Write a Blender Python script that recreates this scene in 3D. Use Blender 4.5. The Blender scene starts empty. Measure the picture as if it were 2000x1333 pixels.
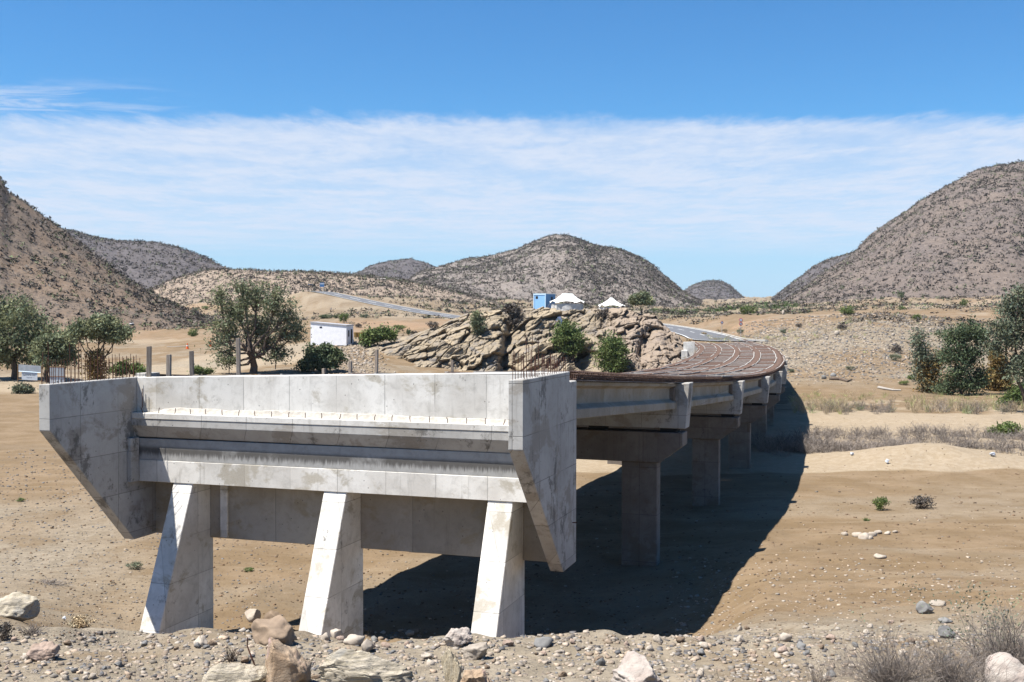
import bpy, math, random
import numpy as np
from mathutils import Matrix, Vector

# ------------------------------------------------------------ camera, sky, sun, exposure
SC = bpy.context.scene
F_PX, PITCH, ROLL, YAW = 2154.07, 0.0224, 0.0016, 0.3153
cam_data = bpy.data.cameras.new('camera')
cam_data.sensor_width = 36.0
cam_data.lens = F_PX * 36.0 / 2000.0
cam_data.clip_start = 0.1
cam_data.clip_end = 30000.0
cam = bpy.data.objects.new('camera', cam_data)
SC.collection.objects.link(cam)
cam.matrix_world = Matrix.Rotation(math.pi/2 - PITCH, 4, 'X') @ Matrix.Rotation(ROLL, 4, 'Z')
SC.camera = cam

SUN_STRENGTH, SKY_STRENGTH, EXPOSURE = 5.0, 0.05, 1.17
HAZE_DENSITY = 0.00004
LIGHT = Vector((0.472, 0.172, -1.0)).normalized()          # direction the sunlight travels
SUN_EL = math.asin(-LIGHT.z)
SUN_AZ = math.atan2(-LIGHT.x, -LIGHT.y)
sun_data = bpy.data.lights.new('sun', 'SUN')
sun_data.energy = SUN_STRENGTH
sun_data.angle = math.radians(0.5)
sun_data.color = (1.0, 0.955, 0.89)
sun = bpy.data.objects.new('sun', sun_data)
SC.collection.objects.link(sun)
sun.rotation_euler = LIGHT.to_track_quat('-Z', 'Y').to_euler()

SC.view_settings.view_transform = 'Standard'
SC.view_settings.look = 'None'
SC.view_settings.exposure = EXPOSURE
SC.view_settings.gamma = 1.0
SC.view_settings.use_curve_mapping = False


class NT:
    """small helper to write node trees"""
    def __init__(self, tree):
        self.t = tree
        self.x = 0
    def n(self, typ, ins=None, **props):
        nd = self.t.nodes.new(typ)
        self.x += 180
        nd.location = (self.x, 0)
        for k, v in props.items():
            setattr(nd, k, v)
        for k, v in (ins or {}).items():
            s = nd.inputs[k]
            if isinstance(v, bpy.types.NodeSocket):
                self.t.links.new(v, s)
            else:
                s.default_value = v
        return nd
    def math(self, op, a, b=0.0, c=0.0, clamp=False):
        return self.n('ShaderNodeMath', {0: a, 1: b, 2: c}, operation=op, use_clamp=clamp).outputs[0]
    def mix(self, f, a, b, mode='MIX'):
        nd = self.n('ShaderNodeMix', None, data_type='RGBA', blend_type=mode)
        for k, v in ((0, f), (6, a), (7, b)):
            s = nd.inputs[k]
            if isinstance(v, bpy.types.NodeSocket):
                self.t.links.new(v, s)
            else:
                s.default_value = v if k == 0 else (tuple(v) + (1.0,))[:4]
        return nd.outputs[2]
    def ramp(self, f, lo, hi, smooth=True):
        nd = self.n('ShaderNodeMapRange', {0: f, 1: lo, 2: hi, 3: 0.0, 4: 1.0})
        nd.clamp = True
        if smooth:
            nd.interpolation_type = 'SMOOTHSTEP'
        return nd.outputs[0]
    def noise(self, vec, scale, detail=6.0, rough=0.55, dist=0.0):
        return self.n('ShaderNodeTexNoise', {'Vector': vec, 'Scale': scale, 'Detail': detail,
                      'Roughness': rough, 'Distortion': dist}).outputs[0]
    def mapping(self, vec, scale=(1, 1, 1), rot=(0, 0, 0), loc=(0, 0, 0)):
        return self.n('ShaderNodeMapping', {'Vector': vec, 'Scale': scale, 'Rotation': rot, 'Location': loc}).outputs[0]


world = bpy.data.worlds.new('World')
SC.world = world
world.use_nodes = True
world.node_tree.nodes.clear()
w = NT(world.node_tree)
sky = w.n('ShaderNodeTexSky', None, sky_type='NISHITA', sun_disc=False, sun_elevation=SUN_EL,
          sun_rotation=SUN_AZ, altitude=900.0, air_density=1.0, dust_density=0.6, ozone_density=2.6)
gen = w.n('ShaderNodeTexCoord').outputs['Generated']
sep = w.n('ShaderNodeSeparateXYZ', {0: gen})
dz = w.math('MAXIMUM', sep.outputs[2], 0.012)
px_ = w.math('DIVIDE', sep.outputs[0], dz)
py_ = w.math('DIVIDE', sep.outputs[1], dz)
plane = w.n('ShaderNodeCombineXYZ', {0: px_, 1: py_, 2: 0.0}).outputs[0]      # position on the cloud layer
edge_n = w.noise(w.mapping(plane, (0.42, 0.0, 1)), 1.0, 3.0, 0.5)
edge_f = w.noise(w.mapping(plane, (4.5, 1.6, 1)), 1.0, 8.0, 0.68)
rdist = py_
edge = w.math('ADD', w.math('ADD', rdist, w.math('MULTIPLY', edge_n, 1.3)), w.math('MULTIPLY', edge_f, 1.0))
band = w.ramp(edge, 6.52, 7.05)
inner = w.noise(w.mapping(plane, (1.1, 1.0, 1), (0, 0, 0.10)), 1.0, 9.0, 0.66, 0.35)
inner2 = w.noise(w.mapping(plane, (8.0, 3.2, 1), (0, 0, 0.5)), 1.0, 7.0, 0.62, 0.5)
thick = w.ramp(w.math('ADD', w.math('MULTIPLY', inner, 0.72), w.math('MULTIPLY', inner2, 0.28)), 0.36, 0.62)
thick = w.math('ADD', w.math('MULTIPLY', thick, 0.42), 0.52)
farfade = w.math('SUBTRACT', 1.0, w.ramp(py_, 10.5, 22.0))
farfade = w.math('MAXIMUM', farfade, 0.16)
mask = w.math('MULTIPLY', w.math('MULTIPLY', band, thick), farfade)
# separate thin wisps above the band, up on the left
wn = w.noise(w.mapping(plane, (1.6, 3.4, 1), (0, 0, -0.22)), 1.0, 8.0, 0.66, 0.6)
wreg = w.math('MULTIPLY', w.ramp(w.math('MULTIPLY', px_, -1.0), 1.35, 2.1),
              w.math('MULTIPLY', w.ramp(py_, 4.6, 4.95), w.math('SUBTRACT', 1.0, w.ramp(py_, 5.3, 5.75))))
wisp = w.math('MULTIPLY', w.math('MULTIPLY', w.ramp(wn, 0.42, 0.62), wreg), 0.55)
mask = w.math('MAXIMUM', mask, wisp)
mask = w.math('MULTIPLY', mask, w.math('GREATER_THAN', sep.outputs[2], 0.0))
hs = w.n('ShaderNodeHueSaturation', {'Color': sky.outputs[0], 'Saturation': 1.16, 'Value': 1.0}).outputs[0]
warm = w.mix(1.0, hs, (0.60, 1.12, 1.38), 'MULTIPLY')
lowpale = w.mix(w.math('MULTIPLY', w.math('SUBTRACT', 1.0, w.ramp(sep.outputs[2], 0.0, 0.17)), 0.80),
                warm, (4.3, 6.2, 8.4))
col = w.mix(mask, lowpale, (6.4, 7.1, 8.4))
bg = w.n('ShaderNodeBackground', {'Color': col, 'Strength': SKY_STRENGTH})
wo = w.n('ShaderNodeOutputWorld')
world.node_tree.links.new(bg.outputs[0], wo.inputs[0])

# ------------------------------------------------------------ helpers
COL = SC.collection
rng = np.random.default_rng(7)
R = random.Random(11)
ca, sa = math.cos(YAW), math.sin(YAW)
CX, CY = 17.4435, -19.8427


def to_local(X, D, z=0.0):
    """world -> abutment frame"""
    return np.array((X*ca - D*sa + CX, X*sa + D*ca + CY, z))

def from_px(px, py, D):
    U, V = (px-1000)/F_PX, (py-666.5)/F_PX
    u, v = U*math.cos(ROLL)+V*math.sin(ROLL), -U*math.sin(ROLL)+V*math.cos(ROLL)
    d = np.array((u, math.cos(PITCH)-v*math.sin(PITCH), -math.sin(PITCH)-v*math.cos(PITCH)))
    return d*D/d[1]

def mesh_np(name, V, F, smooth=False, attrs=None):
    V = np.asarray(V, np.float32); F = np.asarray(F, np.int32)
    k = F.shape[1]
    me = bpy.data.meshes.new(name)
    me.vertices.add(len(V)); me.vertices.foreach_set('co', V.ravel())
    me.loops.add(F.size); me.loops.foreach_set('vertex_index', F.ravel())
    me.polygons.add(len(F))
    me.polygons.foreach_set('loop_start', np.arange(0, F.size, k, dtype=np.int32))
    if smooth:
        me.polygons.foreach_set('use_smooth', np.ones(len(F), bool))
    for an, av in (attrs or {}).items():
        av = np.asarray(av, np.float32)
        if av.ndim == 1:
            a = me.attributes.new(an, 'FLOAT', 'POINT'); a.data.foreach_set('value', av)
        else:
            a = me.attributes.new(an, 'FLOAT_COLOR', 'POINT')
            a.data.foreach_set('color', np.concatenate([av, np.ones((len(av), 1), np.float32)], 1).ravel())
    me.update(calc_edges=True)
    me.validate()
    return me

def link(name, me, m=None, parent=None, loc=None, rz=0.0, scale=None):
    o = bpy.data.objects.new(name, me)
    COL.objects.link(o)
    if m is not None and me is not None and len(me.materials) == 0:
        me.materials.append(m)
    if parent is not None:
        o.parent = parent
    if loc is not None:
        o.location = [float(c) for c in loc]
    if rz:
        o.rotation_euler = (0, 0, rz)
    if scale is not None:
        o.scale = scale if hasattr(scale, '__len__') else (scale,)*3
    return o

def tag(o, label=None, cat=None, group=None, kind=None):
    if label: o['label'] = label
    if cat: o['category'] = cat
    if group: o['group'] = group
    if kind: o['kind'] = kind
    return o

class MB:
    """collects boxes, prisms and tubes; polygons of any size"""
    def __init__(self):
        self.V = []; self.F = []
    def add(self, V, F):
        b = len(self.V); self.V += [tuple(map(float, v)) for v in V]
        self.F += [tuple(i+b for i in f) for f in F]; return self
    def box(self, x0, x1, y0, y1, z0, z1):
        V = [(x0,y0,z0),(x1,y0,z0),(x1,y1,z0),(x0,y1,z0),(x0,y0,z1),(x1,y0,z1),(x1,y1,z1),(x0,y1,z1)]
        return self.add(V, HEX)
    def prism(self, A, B):
        """A and B: matching loops of points"""
        n = len(A)
        F = [tuple(range(n))[::-1], tuple(range(n, 2*n))]
        F += [(i, (i+1) % n, n+(i+1) % n, n+i) for i in range(n)]
        return self.add(list(A)+list(B), F)
    def tube(self, pts, r, sides=5, r1=None):
        pts = [np.array(p, float) for p in pts]; n = len(pts)
        r1 = r if r1 is None else r1
        V = []
        for i, p in enumerate(pts):
            d = pts[min(i+1, n-1)] - pts[max(i-1, 0)]; d = d/(np.linalg.norm(d)+1e-9)
            a = np.array((0, 0, 1.0)) if abs(d[2]) < .9 else np.array((1.0, 0, 0))
            e1 = np.cross(d, a); e1 /= np.linalg.norm(e1); e2 = np.cross(d, e1)
            rr = r + (r1-r)*i/max(n-1, 1)
            for k in range(sides):
                t = 2*math.pi*k/sides
                V.append(p + rr*(math.cos(t)*e1 + math.sin(t)*e2))
        F = [(i*sides+k, i*sides+(k+1) % sides, (i+1)*sides+(k+1) % sides, (i+1)*sides+k)
             for i in range(n-1) for k in range(sides)]
        F += [tuple(range(sides))[::-1], tuple(range((n-1)*sides, n*sides))]
        return self.add(V, F)
    def mesh(self, name, bevel=0.0, smooth=False):
        me = bpy.data.meshes.new(name)
        me.from_pydata(self.V, [], self.F)
        me.update()
        import bmesh
        bm = bmesh.new(); bm.from_mesh(me)
        bmesh.ops.recalc_face_normals(bm, faces=bm.faces)
        if bevel > 0:
            bmesh.ops.bevel(bm, geom=[e for e in bm.edges if e.calc_face_angle(0) > .3], offset=bevel,
                            segments=1, affect='EDGES', profile=.5)
        bm.to_mesh(me); bm.free()
        if smooth:
            for p in me.polygons: p.use_smooth = True
        return me
    def build(self, name, m, parent=None, bevel=0.0, smooth=False, **k):
        return link(name, self.mesh(name, bevel, smooth), m, parent, **k)
HEX = [(0,3,2,1),(4,5,6,7),(0,1,5,4),(1,2,6,5),(2,3,7,6),(3,0,4,7)]

# ---- lattice noise in numpy
def _h(ix, iy, iz, seed):
    n = (ix.astype(np.int64)*374761393 + iy.astype(np.int64)*668265263 + iz.astype(np.int64)*2147483647 + seed*974711) & 0xffffffff
    n = ((n ^ (n >> 13))*1274126177) & 0xffffffff
    n = ((n ^ (n >> 16))*2246822519) & 0xffffffff
    return ((n ^ (n >> 15)) & 0xffffff)/float(0xffffff)
def vnoise(x, y, z=None, seed=0):
    x = np.asarray(x, float); y = np.asarray(y, float)
    z = np.zeros_like(x) if z is None else np.asarray(z, float)
    ix, iy, iz = np.floor(x), np.floor(y), np.floor(z)
    fx, fy, fz = x-ix, y-iy, z-iz
    fx, fy, fz = [f*f*(3-2*f) for f in (fx, fy, fz)]
    out = 0
    for a in (0, 1):
        for b in (0, 1):
            for c in (0, 1):
                out = out + _h(ix+a, iy+b, iz+c, seed)*(fx if a else 1-fx)*(fy if b else 1-fy)*(fz if c else 1-fz)
    return out*2-1
def fbm(x, y, z=None, oct=4, seed=0, gain=.5):
    s, a, out = 1.0, 1.0, 0
    for i in range(oct):
        out = out + a*vnoise(x*s, y*s, None if z is None else z*s, seed+i*17)
        s *= 2.03; a *= gain
    return out
def worley(x, y, z, seed=0):
    """cell noise: distance to nearest, second nearest, id of nearest"""
    ix, iy, iz = np.floor(x), np.floor(y), np.floor(z)
    d1 = np.full(x.shape, 9.0); d2 = d1.copy(); cid = np.zeros(x.shape); off = np.zeros(x.shape+(3,))
    for a in (-1, 0, 1):
        for b in (-1, 0, 1):
            for c in (-1, 0, 1):
                qx, qy, qz = ix+a, iy+b, iz+c
                px = qx+_h(qx, qy, qz, seed); py = qy+_h(qx, qy, qz, seed+1); pz = qz+_h(qx, qy, qz, seed+2)
                dd = np.sqrt((x-px)**2+(y-py)**2+(z-pz)**2)
                near = dd < d1
                d2 = np.where(near, d1, np.minimum(d2, dd))
                cid = np.where(near, _h(qx, qy, qz, seed+3), cid)
                off[near] = np.stack([x-px, y-py, z-pz], -1)[near]
                d1 = np.where(near, dd, d1)
    return d1, d2, cid, off
def sstep(x, a, b):
    t = np.clip((x-a)/(b-a), 0, 1); return t*t*(3-2*t)

# ------------------------------------------------------------ materials
def new_mat(name):
    m = bpy.data.materials.new(name); m.use_nodes = True
    m.node_tree.nodes.clear()
    t = NT(m.node_tree)
    return m, t
ALB = .80
def finish(m, t, col, rough=.9, bump=None, bstr=.3, bdist=.05, spec=.25, normal=None, metal=0.0, trans=None):
    k = .93 if m.name == 'pale_cast_concrete' else ALB if m.name not in ('white_plaster', 'off_white_canvas', 'grey_canvas_wall') else 1.0
    col = t.mix(1.0, col, (k, k, k), 'MULTIPLY')
    ins = {'Base Color': col if isinstance(col, bpy.types.NodeSocket) else tuple(col)+(1.0,), 'Roughness': rough,
           'Specular IOR Level': spec, 'Metallic': metal}
    b = t.n('ShaderNodeBsdfPrincipled', ins)
    if bump is not None:
        bn = t.n('ShaderNodeBump', {'Height': bump, 'Strength': bstr, 'Distance': bdist})
        t.t.links.new(bn.outputs[0], b.inputs['Normal'])
    o = t.n('ShaderNodeOutputMaterial')
    if trans:
        tl = t.n('ShaderNodeBsdfTranslucent', {'Color': col if isinstance(col, bpy.types.NodeSocket) else tuple(col)+(1.0,)})
        mx = t.n('ShaderNodeMixShader', {0: trans, 1: b.outputs[0], 2: tl.outputs[0]})
        t.t.links.new(mx.outputs[0], o.inputs[0])
    else:
        t.t.links.new(b.outputs[0], o.inputs[0])
    return m
def simple(name, c1, c2=None, scale=6.0, rough=.85, bump=.15, bdist=.01, spec=.25, metal=0.0, rnd=0.0, tint=False, stretch=(1,1,1), lo=.35, hi=.65, trans=None):
    m, t = new_mat(name)
    co = t.n('ShaderNodeTexCoord').outputs['Object']
    v = t.mapping(co, stretch)
    nz = t.noise(v, scale, 7.0, .62)
    col = t.mix(t.ramp(nz, lo, hi), c1, c2 or c1)
    if rnd:
        oi = t.n('ShaderNodeObjectInfo').outputs['Random']
        col = t.mix(1.0, col, t.n('ShaderNodeCombineColor', {0: t.math('ADD', t.math('MULTIPLY', oi, rnd), 1-rnd/2),
              1: t.math('ADD', t.math('MULTIPLY', oi, rnd), 1-rnd/2), 2: t.math('ADD', t.math('MULTIPLY', oi, rnd), 1-rnd/2)}).outputs[0], 'MULTIPLY')
    if tint:
        at = t.n('ShaderNodeAttribute', attribute_name='tint').outputs['Color']
        col = t.mix(1.0, col, at, 'MULTIPLY')
    return finish(m, t, col, rough, nz if bump else None, bump, bdist, spec, metal=metal, trans=trans)

def concrete_mat(name, base, light, dark, beige, panel=(1.22, 1.0), beige_lo=.60, dark_lo=.62, dirt=1.0):
    m, t = new_mat(name)
    co = t.n('ShaderNodeTexCoord').outputs['Object']
    big = t.noise(co, .7, 5, .6)
    fine = t.noise(co, 28, 6, .7)
    mid = t.noise(co, 4.5, 8, .68, .6)
    col = t.mix(t.ramp(big, .38, .62), base, light)
    col = t.mix(t.math('MULTIPLY', t.ramp(mid, .45, .75), .42), col, dark)
    col = t.mix(t.math('MULTIPLY', t.ramp(fine, .52, .72), .22), col, dark)
    # rain streaks running down
    st = t.noise(t.mapping(co, (9, 9, .45)), 1.0, 6, .7)
    stb = t.noise(t.mapping(co, (1.3, 1.3, .5)), 1.0, 4, .6)
    streak = t.math('MULTIPLY', t.ramp(st, .52, .70), t.ramp(stb, .44, .62))
    col = t.mix(t.math('MULTIPLY', streak, .55*dirt, clamp=True), col, dark)
    # beige cement wash in ragged patches
    pb = t.noise(t.mapping(co, (.9, .9, 1.25), loc=(3.1, 1.7, .4)), 1.0, 9, .66, .3)
    col = t.mix(t.math('MULTIPLY', t.math('MULTIPLY', t.ramp(pb, beige_lo-.03, beige_lo+.05), t.math('ADD', .45, fine)), .85), col, beige)
    # dark blotches of mould
    db = t.noise(t.mapping(co, (1.1, 1.1, .8), loc=(7.1, 2.7, 5.4)), 1.3, 10, .75, .2)
    col = t.mix(t.math('MULTIPLY', t.ramp(db, dark_lo-.02, dark_lo+.06), .72*dirt, clamp=True), col, tuple(c*.45 for c in dark))
    # formwork seams, each panel of slightly its own tone
    s = t.n('ShaderNodeSeparateXYZ', {0: co})
    hx = t.math('ADD', s.outputs[0], t.math('MULTIPLY', s.outputs[1], .93))
    px = t.math('DIVIDE', hx, panel[0]); pz = t.math('DIVIDE', t.math('ADD', s.outputs[2], .28), panel[1])
    cell = t.n('ShaderNodeTexWhiteNoise', {'Vector': t.n('ShaderNodeCombineXYZ', {0: t.math('FLOOR', px), 1: t.math('FLOOR', pz), 2: 0.0}).outputs[0]}, noise_dimensions='3D').outputs[0]
    tone = t.math('ADD', t.math('MULTIPLY', cell, .20), .89)
    col = t.mix(1.0, col, t.n('ShaderNodeCombineColor', {0: tone, 1: tone, 2: tone}).outputs[0], 'MULTIPLY')
    def seam(f, wd):
        fr = t.math('ABSOLUTE', t.math('SUBTRACT', t.math('FRACT', f), .5))
        return t.ramp(fr, .5-wd, .5-wd*.35)
    sm = t.math('MAXIMUM', seam(px, .011/panel[0]), seam(pz, .011/panel[1]))
    sm = t.math('MULTIPLY', sm, t.ramp(big, .30, .55))
    col = t.mix(t.math('MULTIPLY', sm, .55), col, tuple(c*.35 for c in dark))
    # pin holes
    vo = t.n('ShaderNodeTexVoronoi', {'Vector': co, 'Scale': 5.5, 'Randomness': 1.0})
    hole = t.math('MULTIPLY', t.math('LESS_THAN', vo.outputs['Distance'], .085), t.math('GREATER_THAN', t.noise(co, 2.1, 2), .52))
    col = t.mix(t.math('MULTIPLY', hole, .6), col, tuple(c*.3 for c in dark))
    h = t.math('SUBTRACT', t.math('ADD', t.math('MULTIPLY', fine, .35), t.math('MULTIPLY', mid, .8)), t.math('MULTIPLY', t.math('MAXIMUM', sm, hole), 1.4))
    return finish(m, t, col, .88, h, .35, .012, .2)

def grime_mat():
    m, t = new_mat('grimy_dripping_concrete')
    co = t.n('ShaderNodeTexCoord').outputs['Object']
    s_ = t.n('ShaderNodeSeparateXYZ', {0: co})
    mid = t.noise(co, 4.0, 8, .7, .5); big = t.noise(co, .8, 5, .6)
    col = t.mix(t.ramp(mid, .35, .7), (.42,.415,.40), (.33,.325,.31))
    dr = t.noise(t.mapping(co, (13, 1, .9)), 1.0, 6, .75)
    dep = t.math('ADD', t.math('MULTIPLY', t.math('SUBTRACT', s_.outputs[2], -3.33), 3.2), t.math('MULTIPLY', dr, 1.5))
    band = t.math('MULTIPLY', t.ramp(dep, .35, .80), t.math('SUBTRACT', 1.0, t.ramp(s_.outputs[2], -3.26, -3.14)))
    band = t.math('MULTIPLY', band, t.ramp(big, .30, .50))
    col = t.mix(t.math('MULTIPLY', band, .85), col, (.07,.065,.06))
    return finish(m, t, col, .9, t.math('ADD', mid, dr), .4, .01, .2)
M = {}
M['grime'] = grime_mat()
M['concrete'] = concrete_mat('pale_cast_concrete', (.55,.525,.48), (.68,.66,.615), (.30,.285,.255), (.38,.345,.28), beige_lo=.585, dark_lo=.635, dirt=1.15)
M['concrete_pier'] = concrete_mat('shade_darkened_pier_concrete', (.20,.17,.145), (.25,.22,.195), (.11,.09,.075), (.19,.15,.11), (1.22, 1.6), .55, .64)  # base colour darkened to stand in for deep shade below the deck
M['concrete_wing'] = concrete_mat('mottled_wing_concrete', (.43,.415,.39), (.51,.495,.465), (.25,.235,.21), (.33,.30,.26), (1.22, 1.0), .55, .565, 1.0)
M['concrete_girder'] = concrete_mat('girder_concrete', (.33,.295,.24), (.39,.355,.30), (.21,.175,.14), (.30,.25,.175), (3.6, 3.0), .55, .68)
M['mortar'] = simple('rough_mortar', (.40,.37,.32), (.50,.47,.42), 9, .95, .6, .03)
M['rust'] = simple('rusty_steel', (.10,.060,.047), (.17,.115,.092), 14, .85, .3, .004)
M['rust_dark'] = simple('dark_rusty_bar', (.075,.035,.025), (.14,.06,.04), 20, .85, .3, .003)
M['formwork'] = simple('rusted_formwork_sheet', (.15,.118,.10), (.25,.215,.19), 1.6, .85, .4, .01)
M['lath'] = simple('pale_timber_lath', (.36,.32,.28), (.50,.47,.43), 3, .8, .2, .005)
M['post_wood'] = simple('grey_weathered_timber', (.23,.18,.14), (.36,.31,.26), 5, .9, .4, .01, stretch=(6,6,.6), rnd=.4)
M['asphalt'] = simple('asphalt', (.115,.118,.125), (.15,.152,.16), 1.2, .9, .2, .01)
M['paint'] = simple('white_road_paint', (.72,.72,.70), (.60,.60,.57), 3, .7, .1)
M['plaster'] = simple('white_plaster', (.78,.78,.80), (.70,.70,.72), 1.5, .9, .2, .01)
M['dark_hole'] = simple('dark_opening', (.03,.03,.035), None, 3, .9, 0)
M['roof_slab'] = simple('grey_roof_slab', (.42,.42,.44), (.36,.36,.38), 3, .9, .2)
M['blue_panel'] = simple('light_blue_panel', (.30,.55,.86), (.27,.51,.82), 3, .55, .05)
M['blue_dark'] = simple('mid_blue_panel', (.10,.27,.50), (.09,.24,.45), 3, .55, .05)
M['frame_white'] = simple('pale_blue_frame', (.62,.80,.93), None, 3, .5, 0)
M['canvas'] = simple('off_white_canvas', (.60,.59,.55), (.72,.71,.68), 1.4, .95, .4, .03)
M['canvas_wall'] = simple('grey_canvas_wall', (.40,.39,.38), (.50,.49,.47), 1.8, .95, .5, .04)
M['yellow'] = simple('yellow_machine_paint', (.42,.25,.04), (.30,.17,.05), 4, .6, .1)
M['rubber'] = simple('black_rubber', (.03,.03,.03), None, 3, .9, 0)
M['sign_grey'] = simple('weathered_sign_board', (.38,.41,.44), (.50,.53,.55), 1.6, .6, .1)
M['sign_white'] = simple('white_sign_board', (.76,.79,.82), (.66,.71,.74), 2.2, .6, .1)
M['sign_ink'] = simple('faded_ink', (.19,.22,.24), None, 3, .8, 0)
M['sign_blue'] = simple('blue_sign_face', (.07,.20,.42), None, 3, .5, 0)
M['sign_red'] = simple('red_sign_ring', (.50,.035,.06), None, 3, .5, 0)
M['tan_pipe'] = simple('ochre_rusted_pipe', (.36,.22,.10), (.27,.15,.08), 8, .8, .2)
M['orange'] = simple('orange_plastic', (.75,.14,.03), None, 3, .5, 0)
M['red_cloth'] = simple('blue_cloth_rag', (.12,.25,.55), (.45,.5,.62), 9, .9, 0)
M['bag'] = simple('pale_plastic_bag', (.66,.68,.72), (.52,.58,.66), 12, .5, .3, .02)
M['bark'] = simple('dark_bark', (.085,.06,.045), (.15,.115,.09), 5, .95, .6, .03, stretch=(4,4,.8))
M['bark_pale'] = simple('grey_dead_bark', (.30,.27,.24), (.42,.39,.35), 6, .95, .5, .02, stretch=(4,4,.8))
M['leaf_acacia'] = simple('acacia_leaf', (.165,.195,.105), (.24,.265,.155), 1.3, .8, 0, tint=True, trans=.25)
M['leaf_green'] = simple('fresh_green_leaf', (.105,.155,.045), (.165,.215,.075), 1.5, .75, 0, tint=True, trans=.28)
M['leaf_dark'] = simple('dark_green_leaf', (.075,.110,.055), (.125,.165,.085), 1.2, .75, 0, tint=True, trans=.22)
M['leaf_grey'] = simple('grey_green_leaf', (.12,.15,.10), (.19,.215,.145), 1.2, .85, 0, tint=True, trans=.22)
M['leaf_brown'] = simple('withered_brown_vine', (.20,.13,.045), (.28,.21,.085), 1.5, .9, 0, tint=True, trans=.2)
M['twig'] = simple('dry_grey_twig', (.20,.165,.14), (.31,.27,.235), 3, .95, 0, tint=True)
M['straw'] = simple('dry_straw', (.36,.28,.17), (.48,.39,.26), 3, .95, 0, tint=True)
M['scrub'] = simple('leafless_scrub', (.095,.082,.073), (.145,.125,.105), .02, .95, 0, tint=True)
M['rock_pale'] = simple('pale_stone', (.43,.375,.31), (.33,.28,.225), 5, .9, .5, .02, rnd=.35)
M['rock_grey'] = simple('grey_stone', (.22,.215,.205), (.15,.148,.145), 5, .9, .5, .02, rnd=.4)
M['rock_pink'] = simple('pinkish_stone', (.38,.29,.235), (.29,.215,.165), 4, .9, .6, .03, rnd=.2)
M['rock_brown'] = simple('brown_stone', (.27,.20,.14), (.19,.14,.10), 4, .9, .6, .03, rnd=.3)
M['rock_green'] = boulder_mat('grey_tan_slab', (.33,.30,.235), (.40,.36,.29), (.27,.26,.24), (1,1,3)) if 0 else simple('grey_tan_slab', (.31,.285,.225), (.39,.35,.28), 3, .9, .5, .02)

def boulder_mat(name, c1, c2, c3, stretch=(1, 1, 5)):
    m, t = new_mat(name)
    co = t.n('ShaderNodeTexCoord').outputs['Object']
    a = t.noise(t.mapping(co, stretch, (.3, .2, 0)), 5, 9, .7, .8)
    b = t.noise(co, 3.2, 6, .6, .4)
    g = t.noise(co, 60, 4, .7)
    col = t.mix(t.ramp(a, .38, .62), c1, c2)
    col = t.mix(t.ramp(b, .52, .66), col, c3)
    col = t.mix(t.math('MULTIPLY', t.ramp(g, .5, .8), .4), col, tuple(c*.5 for c in c1))
    return finish(m, t, col, .92, t.math('ADD', a, t.math('MULTIPLY', g, .3)), .9, .03, .2)
M['boulder_pink'] = boulder_mat('rust_stained_boulder', (.33,.235,.155), (.42,.32,.225), (.40,.29,.26), (1,1,1.5))
M['boulder_slab'] = boulder_mat('layered_slab', (.40,.35,.26), (.50,.44,.35), (.34,.32,.28), (1,1,7))
M['boulder_tan'] = boulder_mat('tan_splintered_rock', (.44,.36,.24), (.52,.45,.33), (.38,.30,.19), (7,7,1))
M['boulder_pale'] = boulder_mat('chalky_boulder', (.46,.41,.36), (.37,.31,.27), (.50,.40,.35), (1,1,1.5))

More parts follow.
